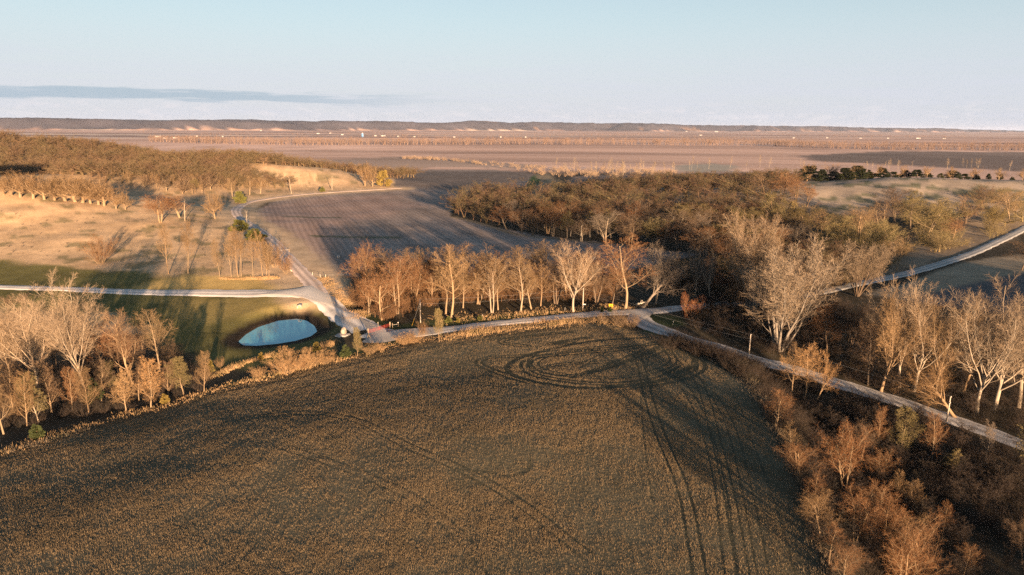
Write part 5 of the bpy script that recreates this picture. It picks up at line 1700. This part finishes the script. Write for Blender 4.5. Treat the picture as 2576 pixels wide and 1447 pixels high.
# utility poles and their wires
def pole(ub, vb, vt, label, arm=False):
    p = g1(ub, vb)
    h = height_to(p, vt)
    r = empty('utility_pole', tuple(map(float, p)), 0)
    tag(r, label, 'utility pole', 'utility poles along the gravel road')
    b_ = MB(); b_.tube([(0, 0, -.5), (0, 0, h * .5), (0, 0, h)], [.19, .165, .13], 10); b_.build('shaft', M['pole'], r, True)
    for z_ in (h - .12, h - 1.7):
        k = MB(); k.tube([(0, -.16, z_), (0, -.30, z_), (0, -.30, z_ + .06)], [.03, .05, .09], 8)
        k.tube([(0, -.30, z_ + .02), (0, -.30, z_ + .24)], [.07, .045], 8)
        k.build('insulator', M['white'], r)
    return r, np.array(p), h


r1, q1_, h1 = pole(1058, 812, 753, 'tawny utility pole with a guy wire left of the roadside trees')
r2, q2_, h2 = pole(1466, 781, 726, 'thin utility pole carrying a small street sign beside the vase-shaped tree')
r3, q3_, h3 = pole(1884, 893, 841, 'pale utility pole by the road below the giant tree')
r4, q4_, h4 = pole(2381, 1062, 997, 'pale utility pole beside the road in the lower right')
p = g1(1036, 820)
loc = Vector(p) - Vector(r1.location)
b_ = MB(); b_.tube([(0, 0, h1 - 1.2), tuple(loc)], .02, 5); gw = b_.build('guy_wire', M['steel'], r1)
b_ = MB(); t0 = Vector((0, 0, h1 - 1.2)); b_.tube([tuple(loc), tuple(loc.lerp(t0, .3))], .06, 6); b_.build('guy_guard', M['yellow'], gw)
b_ = MB(); b_.box((.55, -.12, h2 * .28), (.95, .04, .26)); b_.tube([(.05, -.12, h2 * .28), (.1, -.12, h2 * .28)], .04, 6); b_.build('street_sign', M['white'], r2)


def wire(a, ha, b_, hb, label, sag=.8):
    w_ = MB()
    pts = []
    for t in np.linspace(0, 1, 15):
        q = a * (1 - t) + b_ * t
        pts.append((q[0], q[1] - .3, (a[2] + ha) * (1 - t) + (b_[2] + hb) * t - sag * 4 * t * (1 - t)))
    w_.tube(pts, .013, 5)
    return tag(w_.build('power_line', M['steel']), label, 'power line', 'power lines along the gravel road')


wire(q1_, h1 + .1, q2_, h2 + .1, 'upper power line strung between the two poles at the tree belt')
wire(q1_, h1 - 1.5, q2_, h2 - 1.5, 'lower power line strung between the two poles at the tree belt')
wire(q2_, h2 + .1, q3_, h3 + .1, 'upper power line from the street sign pole toward the giant tree')
wire(q2_, h2 - 1.5, q3_, h3 - 1.5, 'lower power line from the street sign pole toward the giant tree')
wire(q3_, h3 + .1, q4_, h4 + .1, 'power line following the road past the right thicket')

# yellow arrow sign
p = g1(1536.5, 779)
sg = empty('arrow_sign', tuple(map(float, p)), face_cam(p))
tag(sg, 'yellow rectangular road sign with a black arrow at the junction', 'road sign')
for x_ in (-.42, .42):
    b_ = MB(); b_.box((x_, .06, .9), (.09, .07, 2.2)); b_.build('post', M['yellow'], sg)
b_ = MB(); b_.box((0, 0, 1.65), (1.5, .04, .95)); pn = b_.build('panel', M['yellow'], sg)
b_ = MB()
ar = [(-.55, -.09), (.18, -.09), (.18, -.26), (.58, 0), (.18, .26), (.18, .09), (-.55, .09)]
b_.add([(x_, -.026, 1.65 + z_) for x_, z_ in ar] + [(x_, -.021, 1.65 + z_) for x_, z_ in ar], [tuple(range(7)), tuple(range(13, 6, -1))] + [(k, 7 + k, 7 + (k + 1) % 7, (k + 1) % 7) for k in range(7)])
b_.build('arrow', M['black'], pn)

# markers, fence by the lane, logs
for ub, vb, h, lb, mt_ in [(1693, 817, 1.3, 'white tipped marker post on the green at the road bend', 'white'), (1699, 862, 1.6, 'thin pale stake at the field edge below the road bend', 'log'), (1421, 781, 1.1, 'small bluish marker post beside the roadside verge', 'steel'), (951, 824, 1.9, 'thin grey fence stake behind the red gate', 'log'), (1213, 802, 1.5, 'short pale fence stake under the roadside trees', 'log')]:
    p = g1(ub, vb)
    r = empty('marker_post', tuple(map(float, p)))
    tag(r, lb, 'post', 'lone marker posts and stakes')
    b_ = MB(); b_.tube([(0, 0, -.2), (.03, 0, h * .75)], .07, 8); b_.build('shaft', M['wood'] if mt_ == 'log' else M['steel'], r)
    b_ = MB(); b_.tube([(.03, 0, h * .75), (.05, 0, h), (.05, 0, h + .05)], [.075, .075, .03], 8); b_.build('tip', M[mt_], r)
fl = [g1(786, 693), g1(806, 698), g1(819, 699), g1(872, 694)]
fo = fl[0]
r = empty('wire_fence', tuple(map(float, fo)))
tag(r, 'wire fence on pale leaning posts between lane and tree belt', 'fence')
for k, q in enumerate(fl):
    d_ = q - fo
    b_ = MB(); b_.tube([(d_[0], d_[1], d_[2] - .2), (d_[0] - .15 * (k % 2), d_[1], d_[2] + 1.5)], .10, 8); b_.build('post', M['log'], r)
for hz in (1.35, .8):
    b_ = MB(); b_.tube([tuple((q - fo) + np.array([0, 0, hz])) for q in fl], .022, 5); b_.build('wire', M['steel'], r)
pa, pb_ = g1(705, 635), g1(728, 634)
r = empty('bar_gate', tuple(map(float, (pa + pb_) / 2)), math.atan2(*(pb_ - pa)[1::-1]))
tag(r, 'pale pipe bar gate across the farm lane', 'gate')
Lb = float(np.hypot(*(pb_ - pa)[:2]))
b_ = MB(); b_.tube([(-Lb / 2, 0, 1.15), (Lb / 2, 0, 1.15)], .07, 8); b_.build('bar', M['log'], r)
for x_ in (-Lb / 2, Lb / 2):
    b_ = MB(); b_.tube([(x_, .02, -.3), (x_, .02, 1.4)], .10, 8); b_.build('post', M['wood'], r)


def log(u0, v0, u1, v1, rad_, label):
    a, c_ = g1(u0, v0), g1(u1, v1)
    r = empty('fallen_log', tuple(map(float, a)))
    tag(r, label, 'log', 'fallen bleached logs')
    d_ = c_ - a
    b_ = MB()
    b_.tube([tuple(d_ * t + np.array([.2 * math.sin(t * 5), .15 * math.cos(t * 7), rad_ * .8])) for t in (0, .25, .5, .75, 1)], [rad_, rad_ * .9, rad_ * .8, rad_ * .65, rad_ * .45], 9)
    st_ = b_.build('stem', M['log'], r, True)
    for t, s_ in ((.4, 1), (.7, -1)):
        q = d_ * t
        b_ = MB(); b_.tube([tuple(q + np.array([0, 0, rad_])), tuple(q + np.array([.5 * s_, .5, rad_ + .9]))], [rad_ * .4, rad_ * .15], 6)
        b_.build('limb_stub', M['log'], st_)


log(720, 666, 734, 684, .42, 'bleached fallen trunk lying along the lane bank')
log(1600, 767, 1626, 762, .35, 'bleached fallen trunk in the shade by the leaning tree')

# far farmsteads on the flood plain
FB = [
    (397, 345, 36, 'g', 'long white shed with low wing at the left of the flood plain farms'), (415, 349, 27, 'w', 'long low white barn, left of the three in a row'),
    (441, 348, 23, 'w', 'long low white barn, middle of the three in a row'), (480, 348, 28, 'w', 'long low white barn, right of the three in a row'),
    (495, 344, 14, 'g', 'small white barn with grey roof behind the three in a row'), (560, 345, 10, 'g', 'tiny grey farm shed in the scrub right of the white barns'),
    (657, 329, 14, 'w', 'tiny white building at the foot of the wooded bluff'), (831, 336, 12, 'w', 'white farmhouse left of the blue silo'),
    (800, 337, 22, 'w', 'low white shed row left of the white farmhouse'), (861, 340, 18, 'g', 'grey roofed shed between farmhouse and blue silo'),
    (964, 343, 34, 'w', 'long white barn right of the blue silo'), (945, 343, 16, 'g', 'grey barn touching the long white one by the silo'),
    (1002, 344, 14, 'w', 'small white shed right of the long white barn'), (1043, 345, 12, 'w', 'small white shed standing apart right of the farm cluster'),
    (1143, 346, 15, 'w', 'bright white barn behind the middle of the tree belt'), (1260, 346, 12, 'g', 'small grey barn at the middle of the tree belt'),
    (1322, 346, 12, 'w', 'small white barn right of the middle of the tree belt'), (1727, 331, 14, 'w', 'white shed under the bluff with the bare scar'),
    (1802, 332, 26, 'g', 'long pale shed under the bluffs on the right'), (1763, 341, 20, 'w', 'white barn behind the belt on the right half'),
    (1997, 348, 14, 'w', 'white barn behind the belt, first right of the hill bulge'), (2081, 348, 12, 'g', 'small grey barn behind the belt on the right'),
    (2165, 349, 14, 'w', 'small white barn behind the belt far to the right'), (2234, 349, 11, 'w', 'tiny white shed behind the belt far to the right'),
    (2310, 349, 26, 'w', 'longest white shed at the far right behind the belt'), (2375, 350, 15, 'g', 'grey roofed shed near the far right behind the belt'),
]
for ub, vb, L_, st_, lb in FB:
    p = g1(ub, vb)
    dist = float(np.hypot(p[0], p[1]))
    k = max(1.0, dist / 4500)
    L_ = L_ * k * .75
    W_, H_ = max(10, L_ * .35), 3.6 * k ** .5 + (1.5 if st_ == 'g' else 0)
    r = empty('farm_building', tuple(map(float, p)), face_cam(p) + rng.uniform(-.35, .35))
    tag(r, lb, 'farm building', 'farm buildings on the flood plain')
    b_ = MB(); b_.box((0, 0, H_ / 2 - .5), (L_, W_, H_ + 1))
    gx_ = L_ / 2
    b_.add([(s_ * gx_, y_, z_) for s_ in (-1, 1) for y_, z_ in ((-W_ / 2, H_), (W_ / 2, H_), (0, H_ + W_ * .22))], [(0, 2, 1), (3, 4, 5)])
    b_.build('wall', M['shedwall'], r)
    b_ = MB()
    e_ = .5
    for s_ in (-1, 1):
        b_.add([(x_, s_ * y_, z_) for z0 in (0, .25) for x_, y_, z_ in ((-gx_ - e_, W_ / 2 + e_, H_ - e_ * .44 + .06 + z0), (gx_ + e_, W_ / 2 + e_, H_ - e_ * .44 + .06 + z0), (gx_ + e_, 0, H_ + W_ * .22 + .06 + z0), (-gx_ - e_, 0, H_ + W_ * .22 + .06 + z0))],
               [(0, 1, 2, 3), (7, 6, 5, 4), (0, 4, 5, 1), (1, 5, 6, 2), (2, 6, 7, 3), (3, 7, 4, 0)])
    b_.build('roof', M['roof'] if st_ == 'w' else M['greyroof'], r)
    b_ = MB(); b_.box((L_ * .22, -W_ / 2 - .05, H_ * .4), (min(5, L_ * .2), .12, H_ * .8)); b_.build('door', M['dark'], r)
p = g1(912, 345)
r = empty('silo', tuple(map(float, p)))
tag(r, 'blue steel silo standing among the flood plain farms', 'silo')
b_ = MB(); b_.tube([(0, 0, -1), (0, 0, 22)], 6.5, 20); b_.build('tank', M['blue'], r, True)
b_ = MB(); b_.tube([(0, 0, 22.02), (0, 0, 24.5), (0, 0, 26)], [6.7, 4.2, .6], 20); b_.build('dome', M['roof'], r, True)
b_ = MB(); b_.box((6.6, 0, 11), (.5, .8, 22)); b_.build('ladder', M['steel'], r)
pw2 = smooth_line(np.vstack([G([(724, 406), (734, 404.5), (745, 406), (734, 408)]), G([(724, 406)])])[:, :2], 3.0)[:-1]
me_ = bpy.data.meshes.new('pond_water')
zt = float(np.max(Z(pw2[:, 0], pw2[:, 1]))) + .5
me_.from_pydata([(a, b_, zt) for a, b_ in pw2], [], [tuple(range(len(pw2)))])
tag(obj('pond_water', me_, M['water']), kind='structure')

# ------------------------------------------------------------------ the air: pale haze over the valley
m, nt, _p = new_mat('haze')
nt.nodes.clear()
pv = nd(nt, 'ShaderNodeVolumePrincipled', Density=HAZE)
pv.inputs['Color'].default_value = (0.60, 0.72, 1.0, 1)
pv.inputs['Anisotropy'].default_value = 0.0
ou = nd(nt, 'ShaderNodeOutputMaterial')
nt.links.new(pv.outputs[0], ou.inputs['Volume'])
hb = MB()
hb.box((0, 0, 95), (90000, 90000, 216))      # from a metre or so under the lowest ground to just over the highest bluff
h_ = hb.build('haze', m)
h_.visible_shadow = True
tag(h_, kind='stuff')
